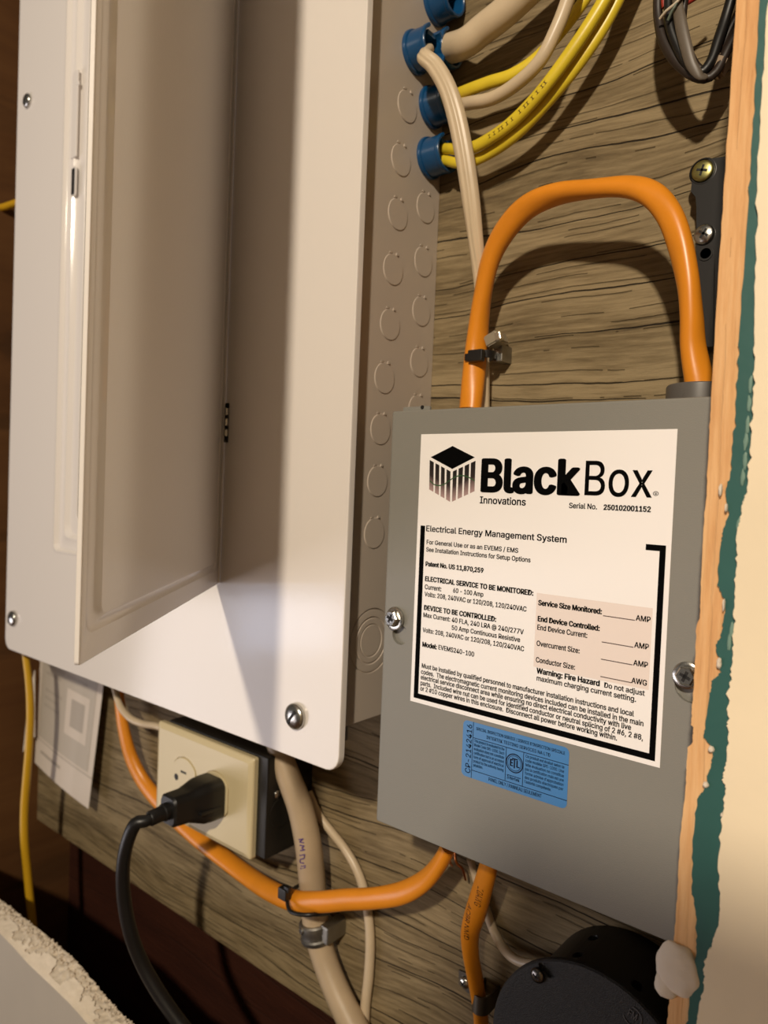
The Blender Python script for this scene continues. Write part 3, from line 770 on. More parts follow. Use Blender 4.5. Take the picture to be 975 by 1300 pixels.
# connector on the top and the bottom exits
cc = Vector((at(888, 500, 36).x, -36, BZ1))
mb = MB().lathe(cc, (0, 0, 1), [(14.5, -2.2), (14.5, 9.5), (13.8, 10.4), (9.5, 10.4), (9.5, 0)], 36)
cn = obj('cable_connector', mb, CONN, enc, 40, 'dark grey round connector')
p = at(872, 494, 49.5); obj('connector_dimple', MB().lathe(Vector((p.x, -49.8, BZ1 + 4.6)), (0, -1, 0), [(1.7, -1), (1.7, 0.5), (1.2, 0.6), (1.1, 0.1)], 16), CONN, cn, 40)

# ---- the big white label
def lp_(px, py, o=0.0): return at(px, py, BOFF + 0.15 + o)
LX0 = at(535, 551, BOFF).x; LX1 = (at(861, 545, BOFF).x + at(837, 974, BOFF).x) / 2
LX0 = (LX0 + at(521, 890, BOFF).x) / 2
LZ1 = (at(535, 551, BOFF).z + at(861, 545, BOFF).z) / 2; LZ0 = (at(521, 890, BOFF).z + at(837, 974, BOFF).z) / 2
lab = obj('label', MB().prism([(LX0, LZ0), (LX1, LZ0), (LX1, LZ1), (LX0, LZ1)], -BOFF - 0.15, -BOFF + 0.05), LABELW, enc, None, 'white printed vinyl label')
LF = BOFF + 0.15
box_px = [(681, 752), (829.1, 772.9), (823.2, 876.2), (677.8, 846.1)]
q = [at(a, b, LF) for a, b in box_px]
bx0, bx1 = (q[0].x + q[3].x) / 2, (q[1].x + q[2].x) / 2; bz1, bz0 = (q[0].z + q[1].z) / 2, (q[2].z + q[3].z) / 2
obj('shaded_field', MB().sheet([(bx0, bz0), (bx1, bz0), (bx1, bz1), (bx0, bz1)], -LF - 0.03), PINKB, lab, None)
def line(mb, text, x0, y0, x1, y1, cap_px, bold=0.0, lift=0.06):
    a = at(x0, y0, LF); b = at(x1, y1, LF)
    z = (a.z + b.z) / 2; k = (mmpx(a) + mmpx(b)) / 2
    letter(mb, text, Vector((a.x, a.y, z)), Vector((b.x, b.y, z)), cap_px * k, lift, bold)
B = 0.044
ink = MB()
for args in [
    ('Black', 609.9, 623.3, 736.5, 627.7, 41.5, 0.045), ('Box', 741.7, 628.6, 827.5, 631.4, 44.5, 0.008), ('\u00ae', 828.8, 631.0, 836, 631.6, 7.5, 0.0),
    ('Innovations', 609, 639, 667.6, 641.6, 8.8, 0.033), ('Serial No.', 722.3, 644.9, 758, 646.6, 6.6, 0.033), ('250102001152', 766.2, 647.2, 826.2, 649.8, 6.6, B),
    ('Electrical Energy Management System', 541, 674.3, 719.5, 689.2, 7.7, 0.034),
    ('For General Use or as an EVEMS / EMS', 541.6, 690.3, 657.9, 702.2, 5.6, 0.033), ('See Installation Instructions for Setup Options', 541, 699.5, 673.6, 714.4, 5.6, 0.033),
    ('Patent No. US 11,870,259', 540.3, 718.7, 613.9, 726.9, 5.8, B),
    ('ELECTRICAL SERVICE TO BE MONITORED:', 539.6, 737, 677.1, 756.4, 6.2, B),
    ('Current:', 539.2, 747.8, 560.4, 750.4, 5.8, 0.033), ('60 - 100 Amp', 575.1, 752.3, 613.7, 757.4, 5.8, 0.033),
    ('Volts: 208, 240VAC or 120/208, 120/240VAC', 538.9, 756.9, 668.5, 776.2, 5.9, 0.033),
    ('DEVICE TO BE CONTROLLED:', 538.3, 774.2, 629.9, 789.1, 6.2, B),
    ('Max Current: 40 FLA, 240 LRA @ 240/277V', 537.4, 783.7, 664.9, 804.9, 5.9, 0.033), ('50 Amp Continuous Resistive', 573.3, 799, 660.4, 815.6, 5.9, 0.033),
    ('Volts: 208, 240VAC or 120/208, 120/240VAC', 536.5, 802.6, 665.4, 826.4, 5.9, 0.033),
    ('Model:', 536.2, 820.5, 554.6, 824.4, 5.9, B), ('EVEMS240-100', 556.5, 824.6, 602, 833.4, 5.9, 0.033),
    ('Must be installed by qualified personnel to manufacturer installation instructions and local', 535.4, 848, 804.9, 909, 6.2, 0.033),
    ('codes.  The electromagnetic current monitoring devices included can be installed in the main', 534.4, 855.6, 817, 921.4, 6.2, 0.033),
    ('electrical service disconnect area while ensuring no direct electrical conductivity with live', 534.1, 862.8, 801.3, 926, 6.2, 0.033),
    ('parts.  Included wire nut can be used for identified conductor or neutral splicing of 2 #6, 2 #8,', 533.8, 870, 816.4, 939, 6.2, 0.033),
    ('or 2 #10 copper wires in this enclosure.  Disconnect all power before working within.', 533.5, 876.5, 783.5, 940, 6.2, 0.033),
    ('Service Size Monitored:', 683.3, 767.7, 764.1, 780, 6.6, B), ('AMP', 807, 787.4, 826, 790.4, 7.0, 0.033),
    ('End Device Controlled:', 682.6, 788, 761.4, 801.3, 6.6, B), ('End Device Current:', 682, 799, 745.7, 810, 6.6, 0.033), ('AMP', 805.1, 821.6, 823.8, 825, 7.0, 0.033),
    ('Overcurrent Size:', 681.1, 819.4, 735.9, 829.6, 6.6, 0.033), ('AMP', 803.8, 844.3, 822.7, 848, 7.0, 0.033),
    ('Conductor Size:', 680.2, 840.2, 730, 850.4, 6.6, 0.033), ('AWG', 801.4, 866.8, 821.4, 870.8, 7.0, 0.033),
    ('Warning: Fire Hazard', 681.1, 854.5, 761.4, 870.7, 6.8, B), ('Do not adjust', 766.9, 872.6, 818.6, 883.4, 6.6, 0.033),
    ('maximum charging current setting.', 681.1, 863.9, 807.5, 890.8, 6.6, 0.033)]:
    t, x0, y0, x1, y1, cp, bo = args
    line(ink, t, x0, y0, x1, y1, cp, bo)
obj('lettering', ink, INK, lab, None)
rules = MB()
for a, b in [((765.6, 781.5), (806, 787.6)), ((763.8, 814.8), (804.2, 821.8)), ((762.9, 836.5), (802.9, 844.3)), ((762.3, 858.7), (801.6, 866.8))]:
    p, q2 = at(*a, LF), at(*b, LF); z = (p.z + q2.z) / 2
    bar(rules, Vector((p.x, p.y, z)), Vector((q2.x, q2.y, z)), 0.42, 0.06)
obj('blank_rule', rules, INKW, lab, None)
# the black bracket border
k = at(534, 667, LF); k2 = at(540, 667, LF); ob = at(830.3, 967, LF); ib = at(823.3, 956.7, LF); bl = at(525.2, 884.8, LF); il = at(530.8, 879.8, LF)
rt = at(846.9, 692.3, LF); ri = at(838.2, 699.7, LF); tb = at(820, 691, LF); tb2 = at(820, 698.4, LF)
fx0, fx1 = (k.x + bl.x) / 2, (k2.x + il.x) / 2; gx1, gx0 = (rt.x + ob.x) / 2, (ri.x + ib.x) / 2
hz_0, hz_1 = (bl.z + ob.z) / 2, (il.z + ib.z) / 2; tz_1, tz_0 = (rt.z + tb.z) / 2, (ri.z + tb2.z) / 2
fr = MB()
fr.sheet([(fx0, hz_0), (gx1, hz_0), (gx1, tz_1), (tb.x, tz_1), (tb.x, tz_0), (gx0, tz_0), (gx0, hz_1), (fx1, hz_1), (fx1, k.z), (fx0, k.z)], -LF - 0.05)
obj('bracket_border', fr, INK, lab, None)
# logo: a striped cube with a sine wave across it
def A_(x, y): return at(525 + x / 5.735, 540 + y / 5.735, LF)
def xz(p): return (p.x, p.z)
obj('logo_top', MB().sheet([xz(A_(125, 232)), xz(A_(282, 318)), xz(A_(447, 233)), xz(A_(285, 150))], -LF - 0.05), INK, lab, None)
fade = MB(); cols = []
def lerp(a, b, t): return a + (b - a) * t
for x0, x1 in ((118, 148), (160, 188), (201, 228), (241, 269)):
    for x in (x0, x1): pass
    tp = [lerp(252, 335, (x - 118) / 150) for x in (x0, x1)]; bt = [lerp(465, 556, (x - 112) / 153) for x in (x0 - 4, x1 - 3)]
    fade.add([A_(x0, tp[0]), A_(x1, tp[1]), A_(x1 - 1.5, (tp[1] + bt[1]) / 2), A_(x0 - 2, (tp[0] + bt[0]) / 2), A_(x1 - 3, bt[1]), A_(x0 - 4, bt[0])], [[0, 1, 2, 3], [3, 2, 4, 5]])
for x0, x1 in ((287, 316), (328, 361), (373, 406), (418, 452)):
    tp = [lerp(335, 258, (x - 287) / 165) for x in (x0, x1)]; bt = [lerp(556, 480, (x - 280) / 163) for x in (x0 - 7, x1 - 8)]
    fade.add([A_(x0, tp[0]), A_(x1, tp[1]), A_(x1 - 4, (tp[1] + bt[1]) / 2), A_(x0 - 3.5, (tp[0] + bt[0]) / 2), A_(x1 - 8, bt[1]), A_(x0 - 7, bt[0])], [[0, 1, 2, 3], [3, 2, 4, 5]])
for v in fade.v: v.y = -LF - 0.05
lg = obj('logo_bars', fade, FADE, lab, None)
at_ = lg.data.color_attributes.new('ink', 'FLOAT_COLOR', 'POINT')
for i in range(len(lg.data.vertices)):
    at_.data[i].color = rgb(*[(14, 12, 12), (14, 12, 12), (44, 34, 34), (44, 34, 34), (176, 148, 146), (176, 148, 146)][i % 6])
wv = [(118, 402), (150, 430), (190, 438), (230, 425), (270, 396), (310, 373), (350, 365), (390, 373), (420, 388), (446, 404)]
wp = catmull([(A_(x, y),) for x, y in wv], 0.8); mb = MB()
for a, b in zip(wp, wp[1:]): bar(mb, a[0], b[0] + (b[0] - a[0]) * 0.1, 0.55, 0.09)
obj('logo_wave', mb, GREEN, lab, None)

# ---- the blue inspection sticker
def G_(x, y): return at(575 + x / 6.29, 900 + y / 6.29, LF)
g = [G_(80, 95), G_(928, 300), G_(910, 790), G_(68, 540)]
sx0, sx1 = (g[0].x + g[3].x) / 2, (g[1].x + g[2].x) / 2; sz1, sz0 = (g[0].z + g[1].z) / 2, (g[2].z + g[3].z) / 2
stk = obj('inspection_sticker', MB().prism(rrect(sx0, sx1, sz0, sz1, 2.6), -BOFF - 0.12, -BOFF + 0.05), BLUEL, enc, None, 'blue inspection sticker with rounded corners')
SF = BOFF + 0.12
def su(t): return sx0 + (sx1 - sx0) * t
def sv(t): return sz1 + (sz0 - sz1) * t
def SP(u, v): return Vector((su(u), -SF, sv(v)))
ik = MB()
def stx(text, u0, v, u1, cap, bold=0.0): letter(ik, text, SP(u0, v), SP(u1, v), cap, 0.05, bold)
H_ = sz1 - sz0
letter(ik, 'CP-2142416', SP(0.092, 0.93), SP(0.092, 0.06), H_ * 0.105, 0.05, 0.012, up=Vector((-1, 0, 0)))
stx("SPECIAL INSPECTION SERVICE / SERVICE D'INSPECTION SP\u00c9CIALE", 0.135, 0.125, 0.965, H_ * 0.052, 0.016)
stx('INTERTEK TESTING SERVICES NA LTD', 0.24, 0.225, 0.84, H_ * 0.055, 0.016)
for i, (t, w) in enumerate([('This product is evaluated to the', 1), ('Model Code SPE-1000. Such', 1), ('evaluation does not constitute', 1), ('certification but is an accepted', 1), ('form of approval of electrical', 1), ('product by the authority having', 1), ('jurisdiction.', 0.32)]):
    stx(t, 0.12, 0.345 + i * 0.072, 0.12 + 0.30 * w, H_ * 0.05, 0.012)
for i, (t, w) in enumerate([('Ce produit est \u00e9valu\u00e9 selon le', 1), ('code mod\u00e8le SPE-1000. Une', 1), ('telle \u00e9valuation ne constitue', 1), ('pas la certification mais est une', 1), ("forme admise d'approbation", 1), ('des produits \u00e9lectriques par', 1), ("l'autorit\u00e9 comp\u00e9tente.", 0.7)]):
    stx(t, 0.62, 0.35 + i * 0.072, 0.62 + 0.345 * w, H_ * 0.05, 0.012)
stx('PANEL ONLY / PANNEAU SEULEMENT', 0.28, 0.945, 0.78, H_ * 0.06, 0.014)
stx('Intertek', 0.455, 0.80, 0.575, H_ * 0.055, 0.016)
for a, b in [((0.105, 0.0), (0.105, 1.0)), ((0.105, 0.275), (1.0, 0.275)), ((0.105, 0.855), (1.0, 0.855)), ((0.438, 0.275), (0.438, 0.855)), ((0.602, 0.275), (0.602, 0.855)), ((0.455, 0.735), (0.585, 0.735))]:
    bar(ik, SP(*a), SP(*b), 0.32, 0.05)
ec = SP(0.52, 0.51); er = H_ * 0.165
ik.lathe(ec + Vector((0, -0.05, 0)), (0, -1, 0), [(er, 0), (er * 0.88, 0)], 40, False, False)
ik.lathe(ec + Vector((0, -0.05, 0)), (0, -1, 0), [(er * 0.80, 0), (er * 0.74, 0)], 40, False, False)
e_ = er
def seg(x0, z0, x1, z1, w=0.75): bar(ik, ec + Vector((x0 * e_, 0, z0 * e_)), ec + Vector((x1 * e_, 0, z1 * e_)), w, 0.06)
seg(-0.45, -0.35, -0.45, 0.36); seg(-0.45, 0.30, -0.15, 0.30, 0.6); seg(-0.45, 0.0, -0.18, 0.0, 0.6); seg(-0.45, -0.30, -0.15, -0.30, 0.6)
seg(0.0, -0.50, 0.0, 0.40); seg(-0.30, 0.46, 0.36, 0.46, 0.6); seg(0.30, -0.34, 0.30, 0.36); seg(0.30, -0.30, 0.62, -0.30, 0.6)
obj('sticker_lettering', ik, INKB, stk, None)

# ================================================================== receptacle with plug
OFFP = 46.0
pt = at(200, 913, OFFP); pr = at(318, 1031, OFFP); pbz = at(314, 1093, OFFP).z; plx = at(197.5, 965, OFFP).x; ptz = (at(200, 913, OFFP).z + at(321, 968, OFFP).z) / 2
px0, px1, pz0, pz1 = plx, pr.x, pbz, ptz
outlet = thing('wall_outlet', ((px0 + px1) / 2, 0, pz0), 'ivory duplex outlet mounted sideways on a black box under the white panel', 'outlet')
yf = -OFFP
obj('box', MB().box(px0 + 8, px1 + 10, yf + 6, WALL, pz0 + 2, pz1 + 2, 1.5), BOXM, outlet, 40, 'black steel surface box')
lo = [lv(rrect(px0, px1, pz0, pz1, 2), yf + 6), lv(rrect(px0, px1, pz0, pz1, 2), yf + 2.6), lv(rrect(px0 + 0.6, px1 - 0.6, pz0 + 0.6, pz1 - 0.6, 2), yf + 1.6), lv(rrect(px0 + 4.2, px1 - 4.2, pz0 + 4.2, pz1 - 4.2, 2), yf)]
plate = obj('face_plate', MB().loft(lo, True, True), IVORY, outlet, 35)
pcx, pcz = (px0 + px1) / 2, (pz0 + pz1) / 2
RC = []
for k, sgn in enumerate((-1, 1)):
    c = Vector((pcx + sgn * 19.4, yf, pcz)); RC.append(c)
cut = MB()
def flat_circle(c, r, fl):
    pts = []
    for i in range(40):
        a = 2 * PI * i / 40; pts.append((c.x + max(-fl, min(fl, r * math.cos(a))), c.z + r * math.sin(a)))
    return pts
for c in RC: cut.loft([lv(flat_circle(c, 17.6, 14.9), yf + 1.2), lv(flat_circle(c, 17.6, 14.9), yf - 2)], True, True)
carve(plate, cut)
for c in RC:
    f_ = obj('receptacle_face', MB().loft([lv(flat_circle(c, 17.0, 14.3), yf + 1.1), lv(flat_circle(c, 17.0, 14.3), yf - 0.7), lv(flat_circle(c, 16.2, 13.6), yf - 1.2)], True, True), IVORY, outlet, 40)
    sl_ = MB()
    sl_.box(c.x - 3.6, c.x + 3.6, yf - 1.26, yf - 1.1, c.z + 5.2, c.z + 6.9)
    sl_.box(c.x - 3.2, c.x + 3.2, yf - 1.26, yf - 1.1, c.z - 7.0, c.z - 5.4)
    sl_.lathe(Vector((c.x - 9.0, yf - 1.1, c.z)), (0, -1, 0), [(2.6, 0), (2.6, 0.16)], 16)
    obj('contact_slot', sl_, DARKM, f_, None)
pan_screw(outlet, Vector((pcx, yf - 0.2, pcz)), 3.2, 'plate_screw', 0.3, 'line', m=IVORY)
# side of the box: knockout ring and screw
bs = px1 + 10
p = onx(352, 1008, bs)
pan_screw(outlet, Vector((bs, p.y, p.z)), 3.0, 'box_screw', 0.4, 'line', Vector((1, 0, 0)))
p = onx(358, 1030, bs)
obj('box_knockout', MB().lathe(Vector((bs - 0.4, p.y - 1, p.z)), (1, 0, 0), [(11, 0), (11, 0.8), (10.3, 1.0), (9.6, 0.6)], 32), BOXM, outlet, 40)

# plug and cord
pc = RC[1] + Vector((0, -1.3, 0))
cord = thing('power_cord', pc, 'black plug in the right-hand socket with its cord hanging down', 'cord')
def sq(c, hx_, hz_, r, y): return lv(rrect(c.x - hx_, c.x + hx_, c.z - hz_, c.z + hz_, r), y)
y0 = pc.y; tiltx = 0.0
secs = [(12.5, 14.5, 7, 0, 0), (13.2, 15.2, 7, 1.5, 0), (13.2, 15.2, 7, 9, 0), (12.6, 14.6, 6.5, 15, 0), (10.6, 12.4, 5.5, 22, 0.4), (9.6, 11.0, 5, 27, 0.6), (9.2, 10.6, 4.8, 39, 1.0), (8.0, 9.4, 4.5, 40.5, 1.0)]
mb = MB().loft([sq(pc + Vector((0, 0, dz)), a, b, r, y0 - h) for a, b, r, h, dz in secs], True, True)
obj('plug_body', mb, BLACKP, cord, 35)
obj('grip_rib', MB().box(pc.x - 2, pc.x + 13.9, y0 - 22, y0 - 4, pc.z - 5, pc.z - 2.4, 0.8), BLACKP, cord, 40)
mb = MB().lathe(Vector((pc.x, y0 - 40, pc.z + 1)), (0.0, -1, -0.06), [(6.0, 0), (6.0, 4), (5.2, 4.6), (5.2, 14), (4.4, 15)], 24)
obj('strain_relief', mb, BLACKP, cord, 40)
yc = -(y0 - 56)
e1 = Vector((pc.x, y0 - 48, pc.z + 0.5)); e2 = Vector((pc.x - 0.2, y0 - 57, pc.z - 0.6))
cable('cord', [(e1, 4.0, 0), (e2, 4.0, 0), (172, 1046, yc + 6, 17), (161, 1072, yc + 9, 17), (156, 1105, yc + 9, 17), (158, 1145, yc + 6, 17.5), (166, 1185, yc + 2, 17.5), (180, 1222, yc - 4, 17.5), (200, 1258, yc - 10, 18), (222, 1290, yc - 16, 18), (245, 1320, yc - 22, 18), (262, 1350, yc - 26, 18)], BLACKR, None, None, None, cord, run_on=5)

# ================================================================== lower cables
oc = thing('orange_cable', at(300, 1105, 16), 'orange cable sagging below the outlet from the panel to the grey box', 'cable')
LOW = [(149, 855, 16, 14, 0), (152, 892, 16, 15, 0), (158, 930, 14, 17, 0), (168, 965, 10, 19, 0), (186, 998, 6, 20, 0), (215, 1030, 4, 20, 20), (248, 1060, 4, 21, 40), (280, 1086, 6, 21, 60), (312, 1110, 12, 22, 60), (342, 1130, 24, 23, 40), (372, 1143, 34, 24, 20), (405, 1145, 36, 25, 0), (440, 1142, 34, 25, 0), (478, 1140, 32, 25, 0), (512, 1133, 32, 26, 20), (540, 1117, 34, 26, 40), (560, 1093, 37, 26, 60), (570, 1073, 39, 26, 60)]
cable('jacket', LOW, ORANGE, None, None, None, oc, ky=0.82, lobes=2, depth_=0.06, n=24)
sec_, spath = cable('thick_tan_cable', [(338, 900, 26, 26), (352, 945, 26, 28), (366, 985, 24, 31), (381, 1025, 21, 33), (390, 1065, 18, 34), (395, 1105, 14, 34), (398, 1145, 11, 34), (402, 1180, 9, 33), (411, 1215, 8, 32), (424, 1250, 8, 33), (440, 1285, 8, 35), (460, 1325, 8, 36), (480, 1365, 8, 36)], TANC, 'thick tan round cable running down from the white panel past the outlet', run_on=2)
# connector collar on it
p = at(402, 1180, 9); p2 = at(398, 1150, 10.5); ax = (p2 - p).normalized()
col = thing('cable_clamp', p, 'grey metal clamp collar round the thick tan cable', 'clamp')
obj('collar', MB().lathe(p - ax * 7, ax, [(9.4, 0), (11.6, 0), (12.2, 1), (12.4, 3), (11.4, 4), (11.4, 8), (12.2, 9), (12.2, 13), (11.2, 14), (9.4, 14), (9.4, 0)], 32, False, False), DULL, col, 40)
obj('clamp_lug', MB().box(p.x + 7, p.x + 15.5, p.y - 5, WALL, p.z - 4, p.z + 9, 1.5), DULL, col, 40)
obj('clamp_screw', MB().lathe(p + Vector((-3, -11.6, 3.0)), (-0.2, -1, 0), [(2.4, -1), (2.4, 1.2), (1.8, 1.8)], 16), STEEL, col, 40)
# black tie that binds the orange cable to the tan one
c = at(372, 1143, 26)
t = thing('cable_tie', c, 'black cable tie binding the orange cable to the thick tan cable', 'cable tie')
pa = at(366, 1137, 38); pb = at(371, 1157, 42); pcx_ = at(392, 1162, 37); pd = at(408, 1160, 22); pe = at(402, 1132, 2); pf = at(376, 1124, 12)
path = catmull([(q_, 2.0, 0.0) for q_ in (pa, pb, pcx_)] + [(at(412, 1163, 30), 2.0, 0.0)], 1.0)
obj('strap', sweep(MB(), catmull([(q_, 1.35, 0.0) for q_ in (at(384, 1122, 10), at(372, 1129, 26), at(365, 1140, 40), at(368, 1156, 46), at(382, 1161, 46), at(400, 1161, 40), at(416, 1160, 26))], 1.0), 1.0, 1.0, n=10), BLACKP, t, 40)
q = at(362, 1134, 42); obj('tie_head', MB().box(q.x - 4.5, q.x + 3.5, q.y - 3, q.y + 2.5, q.z - 4, q.z + 4, 0.8).box(q.x + 0, q.x + 5, q.y - 2, q.y + 1.5, q.z + 2, q.z + 6, 0.8), BLACKP, t, 40)
# purple handwriting along the tan cable
pk = MB()
def scrawl(pts, w=0.8):
    for a, b in zip(pts, pts[1:]):
        pp = [at(*a, 0), at(*b, 0)]
        out = []
        for px_, py_ in (a, b):
            best = min(spath, key=lambda s_: abs((py_ - CY) / F - ((s_[0] - EYE).dot(AY) / depth(s_[0]))))
            j = spath.index(best); tg = (spath[min(len(spath) - 1, j + 1)][0] - spath[max(0, j - 1)][0]).normalized()
            d = ray(px_, py_).normalized(); o_ = EYE - best[0]
            dn = d - tg * d.dot(tg); on = o_ - tg * o_.dot(tg)
            qa, qb, qc = dn.dot(dn), 2 * dn.dot(on), on.dot(on) - (best[1] + 0.25) ** 2
            disc = max(0.0, qb * qb - 4 * qa * qc)
            out.append(EYE + d * ((-qb - math.sqrt(disc)) / (2 * qa)))
        if (out[1] - out[0]).length < 1e-4: continue
        dd = (out[1] - out[0]).normalized(); sd = dd.cross(ray(*a)).normalized() * (w * 0.5)
        pk.add([out[0] + sd, out[1] + sd, out[1] - sd, out[0] - sd], [[0, 1, 2, 3]])
for st in [[(379, 1066), (385, 1065), (380, 1069), (386, 1070)], [(380, 1073), (386, 1074), (383, 1077), (387, 1079), (381, 1080)], [(380, 1086), (387, 1085), (386, 1090), (381, 1091), (381, 1095), (386, 1096)], [(382, 1100), (388, 1099)], [(381, 1103), (388, 1101)]]: scrawl(st)
obj('handwriting', pk, PURP, sec_, None, 'purple pen marks')
cable('thin_cream_cable', [(392, 1005, 0, 9), (404, 1033, -1, 10), (420, 1055, -2, 10.5), (438, 1078, -2, 11), (452, 1102, -2, 11.5), (462, 1130, -2, 12), (468, 1165, -2, 12), (470, 1200, -2, 12.5), (468, 1240, -2, 13), (464, 1275, -2, 13), (463, 1310, -2, 13), (465, 1350, -2, 13)], CREAM, 'thin cream cable behind the sagging orange cable, right of the thick tan cable', run_on=2)
cable('thin_cream_cable', [(140, 850, 26, 8), (146, 875, 27, 8), (153, 897, 28, 8.5), (166, 912, 28, 9), (182, 919, 26, 9), (200, 922, 28, 9), (225, 932, 28, 9)], CREAM, 'short thin cream cable entering the outlet box at its upper left corner')
# second orange cable, flat and twisting, under the grey box
o2, p2_ = cable('orange_cable', [(622, 1092, 38, 25, -14), (619, 1105, 36, 26, -10), (612, 1130, 31, 27, 0), (604, 1158, 25, 27, 20), (597, 1185, 19, 25, 55), (598, 1212, 14, 24, 80), (603, 1240, 9, 23, 80), (608, 1270, 6, 22, 80), (611, 1300, 5, 22, 80), (612, 1345, 5, 22, 80)], ORANGE, 'flat twisted orange cable dropping from the grey box to a metal strap', run_on=1, ky=0.7, n=28)
print_along(o2, p2_, '10AWG', 19, 34, 100, 4.0)
print_along(o2, p2_, 'ACBR NMD', 38, 66, 55, 3.2)
cable('thin_cream_cable', [(597, 1090, 0, 10), (601, 1103, -1, 10), (608, 1128, -2, 11), (617, 1155, -2, 11), (627, 1182, -2, 11.5), (640, 1205, 0, 12), (656, 1219, 4, 12), (676, 1224, 5, 12), (700, 1226, 6, 12)], CREAM, 'thin cream cable curving behind the twisted orange cable to the round black box')
# one-hole strap
q = at(609.5, 1272, 8)
stp = thing('cable_strap', q, 'grey metal one-hole strap over the twisted orange cable', 'strap')
mb = MB(); k = mmpx(q)
lo = []
for sx in (-1, 1):
    pass
n = 20; r0 = 4.7; z0, z1 = q.z - 5.6, q.z + 5.6
def arc(r, z): return [Vector((q.x + math.cos(a) * r, -6.4 - math.sin(a) * r * 1.06, z)) for a in [PI * i / n for i in range(n + 1)]]
A1, A2, A3, A4 = arc(r0, z0), arc(r0 + 0.9, z0), arc(r0 + 0.9, z1), arc(r0, z1)
for A_1 in (A1, A2, A3, A4): A_1.insert(0, Vector((A_1[0].x, WALL, A_1[0].z))); A_1.append(Vector((A_1[-1].x, WALL, A_1[-1].z)))
v = A1 + A2 + A3 + A4; nn = len(A1); f = []
for a in range(4):
    b = (a + 1) % 4
    for i in range(nn - 1): f.append([a * nn + i, a * nn + i + 1, b * nn + i + 1, b * nn + i])
f += [[0, nn, 2 * nn, 3 * nn], [nn - 1, 2 * nn - 1, 3 * nn - 1, 4 * nn - 1]]
obj('strap_hoop', mb.add(v, f), STRAPM, stp, 40)
ps = at(586, 1252, 0)
obj('strap_foot', MB().prism([(ps.x - 5.5, ps.z + 5.5), (ps.x + 1, ps.z + 6.2), (q.x - 4.6, q.z + 4.6), (q.x - 4.6, q.z - 3.6), (ps.x + 2, ps.z - 6), (ps.x - 5, ps.z - 3.5)], WALL - 1.4, WALL - 0.1), STRAPM, stp, 30)
pan_screw(stp, Vector((ps.x - 0.6, WALL - 1.5, ps.z)), 3.7, 'strap_screw', 0.5, 'cross')
# bare copper ends poking from under the box
for i, (a, b, c_) in enumerate([((571, 1092), (572, 1096), (574, 1099)), ((579, 1094), (587, 1103), (591, 1117))]):
    cable('bare_copper_wire', [(a[0] - 1, a[1] - 20, 10, 3), (*a, 12, 3.4), (*b, 10, 3.4), (*c_, 6, 3)], COPPER, ['tiny copper wire end tight against the sagging orange cable', 'bent bare copper wire hanging from the underside of the grey box'][i], 'wire', step=1.0, n=10)

# ================================================================== round black box, lower right
RO = 50.0
rc = Vector((-131.2, -RO, -282.0)); RR = 53.7
mtr = thing('round_black_box', (rc.x, 0, rc.z - RR), 'round black box with a domed lid in the lower corner beside the raw wood', 'junction box')
body = obj('body', MB().lathe(Vector((rc.x, WALL, rc.z)), (0, -1, 0), [(RR - 7, 0), (RR - 7, 12), (RR - 7.4, 48)], 72), BLACKP, mtr, 40)
cut = MB()
def rimhit(px, py, r):
    """where the sight line meets the cylinder wall"""
    d = ray(px, py); o_ = EYE - rc; a = d.x ** 2 + d.z ** 2; b = 2 * (o_.x * d.x + o_.z * d.z); c_ = o_.x ** 2 + o_.z ** 2 - r * r
    disc = b * b - 4 * a * c_
    if disc < 0: return None
    return EYE + d * ((-b - math.sqrt(disc)) / (2 * a))
for px, py, r in ((753, 1191, 3.0), (733, 1212, 3.0), (809, 1251, 3.2)):
    h = rimhit(px, py, RR - 7.2)
    if h is None: h = Vector((rc.x, -20, rc.z + RR))
    ax = Vector((h.x - rc.x, 0, h.z - rc.z)).normalized(); cut.lathe(h - ax * 5, ax, [(r, 0), (r, 9)], 20)
carve(body, cut)
lidr = obj('lid', MB().lathe(rc + Vector((0, 4, 0)), (0, -1, 0), [(RR - 1.5, 0), (RR, 0.6), (RR, 3.0), (RR - 0.8, 3.9), (RR - 2.5, 4.3), (RR * 0.5, 4.8), (2, 5)], 96), BLACKT, mtr, 40, 'rough black round lid')
p = at(697.5, 1233, RO + 0.5); p2 = at(684, 1237, RO + 0.5)
cut = MB().lathe(p + Vector((0, 2, 0)), (0, -1, 0), [(3.6, 0), (3.6, 6)], 20)
cut2 = MB().box(p2.x, p.x, p.y - 4, p.y + 2, p.z - 2.2, p.z + 1.4)
carve(lidr, cut, cut2)
pan_screw(lidr, p2 + Vector((-0.3, -0.4, -0.3)), 3.8, 'lid_screw', 0.45, 'cross', m=mat('black_screw', (110, 106, 104), 0.25, 1.0))
p3 = at(703, 1216, RO + 6); 
emb = MB(); a = at(797, 1281, RO + 0.55); b = at(804, 1289, RO + 0.55); 
letter(emb, 'FM', Vector((a.x, a.y, a.z - 2.6)), Vector((a.x + 4.0, a.y, a.z - 3.6)), 3.6, 0.35, 0.01)
ce = Vector((a.x + 2.2, a.y - 0.35, a.z - 2.2)); ring_ = []
for i in range(20):
    an = math.radians(200 + 250 * i / 19); ring_.append(ce + Vector((math.cos(an) * 4.4, 0, math.sin(an) * 4.4)))
for u_, v_ in zip(ring_, ring_[1:]): bar(emb, u_, v_, 0.45, 0.0)
obj('moulded_mark', emb, mat('lid_mark', (86, 84, 84), 0.4), lidr, None)

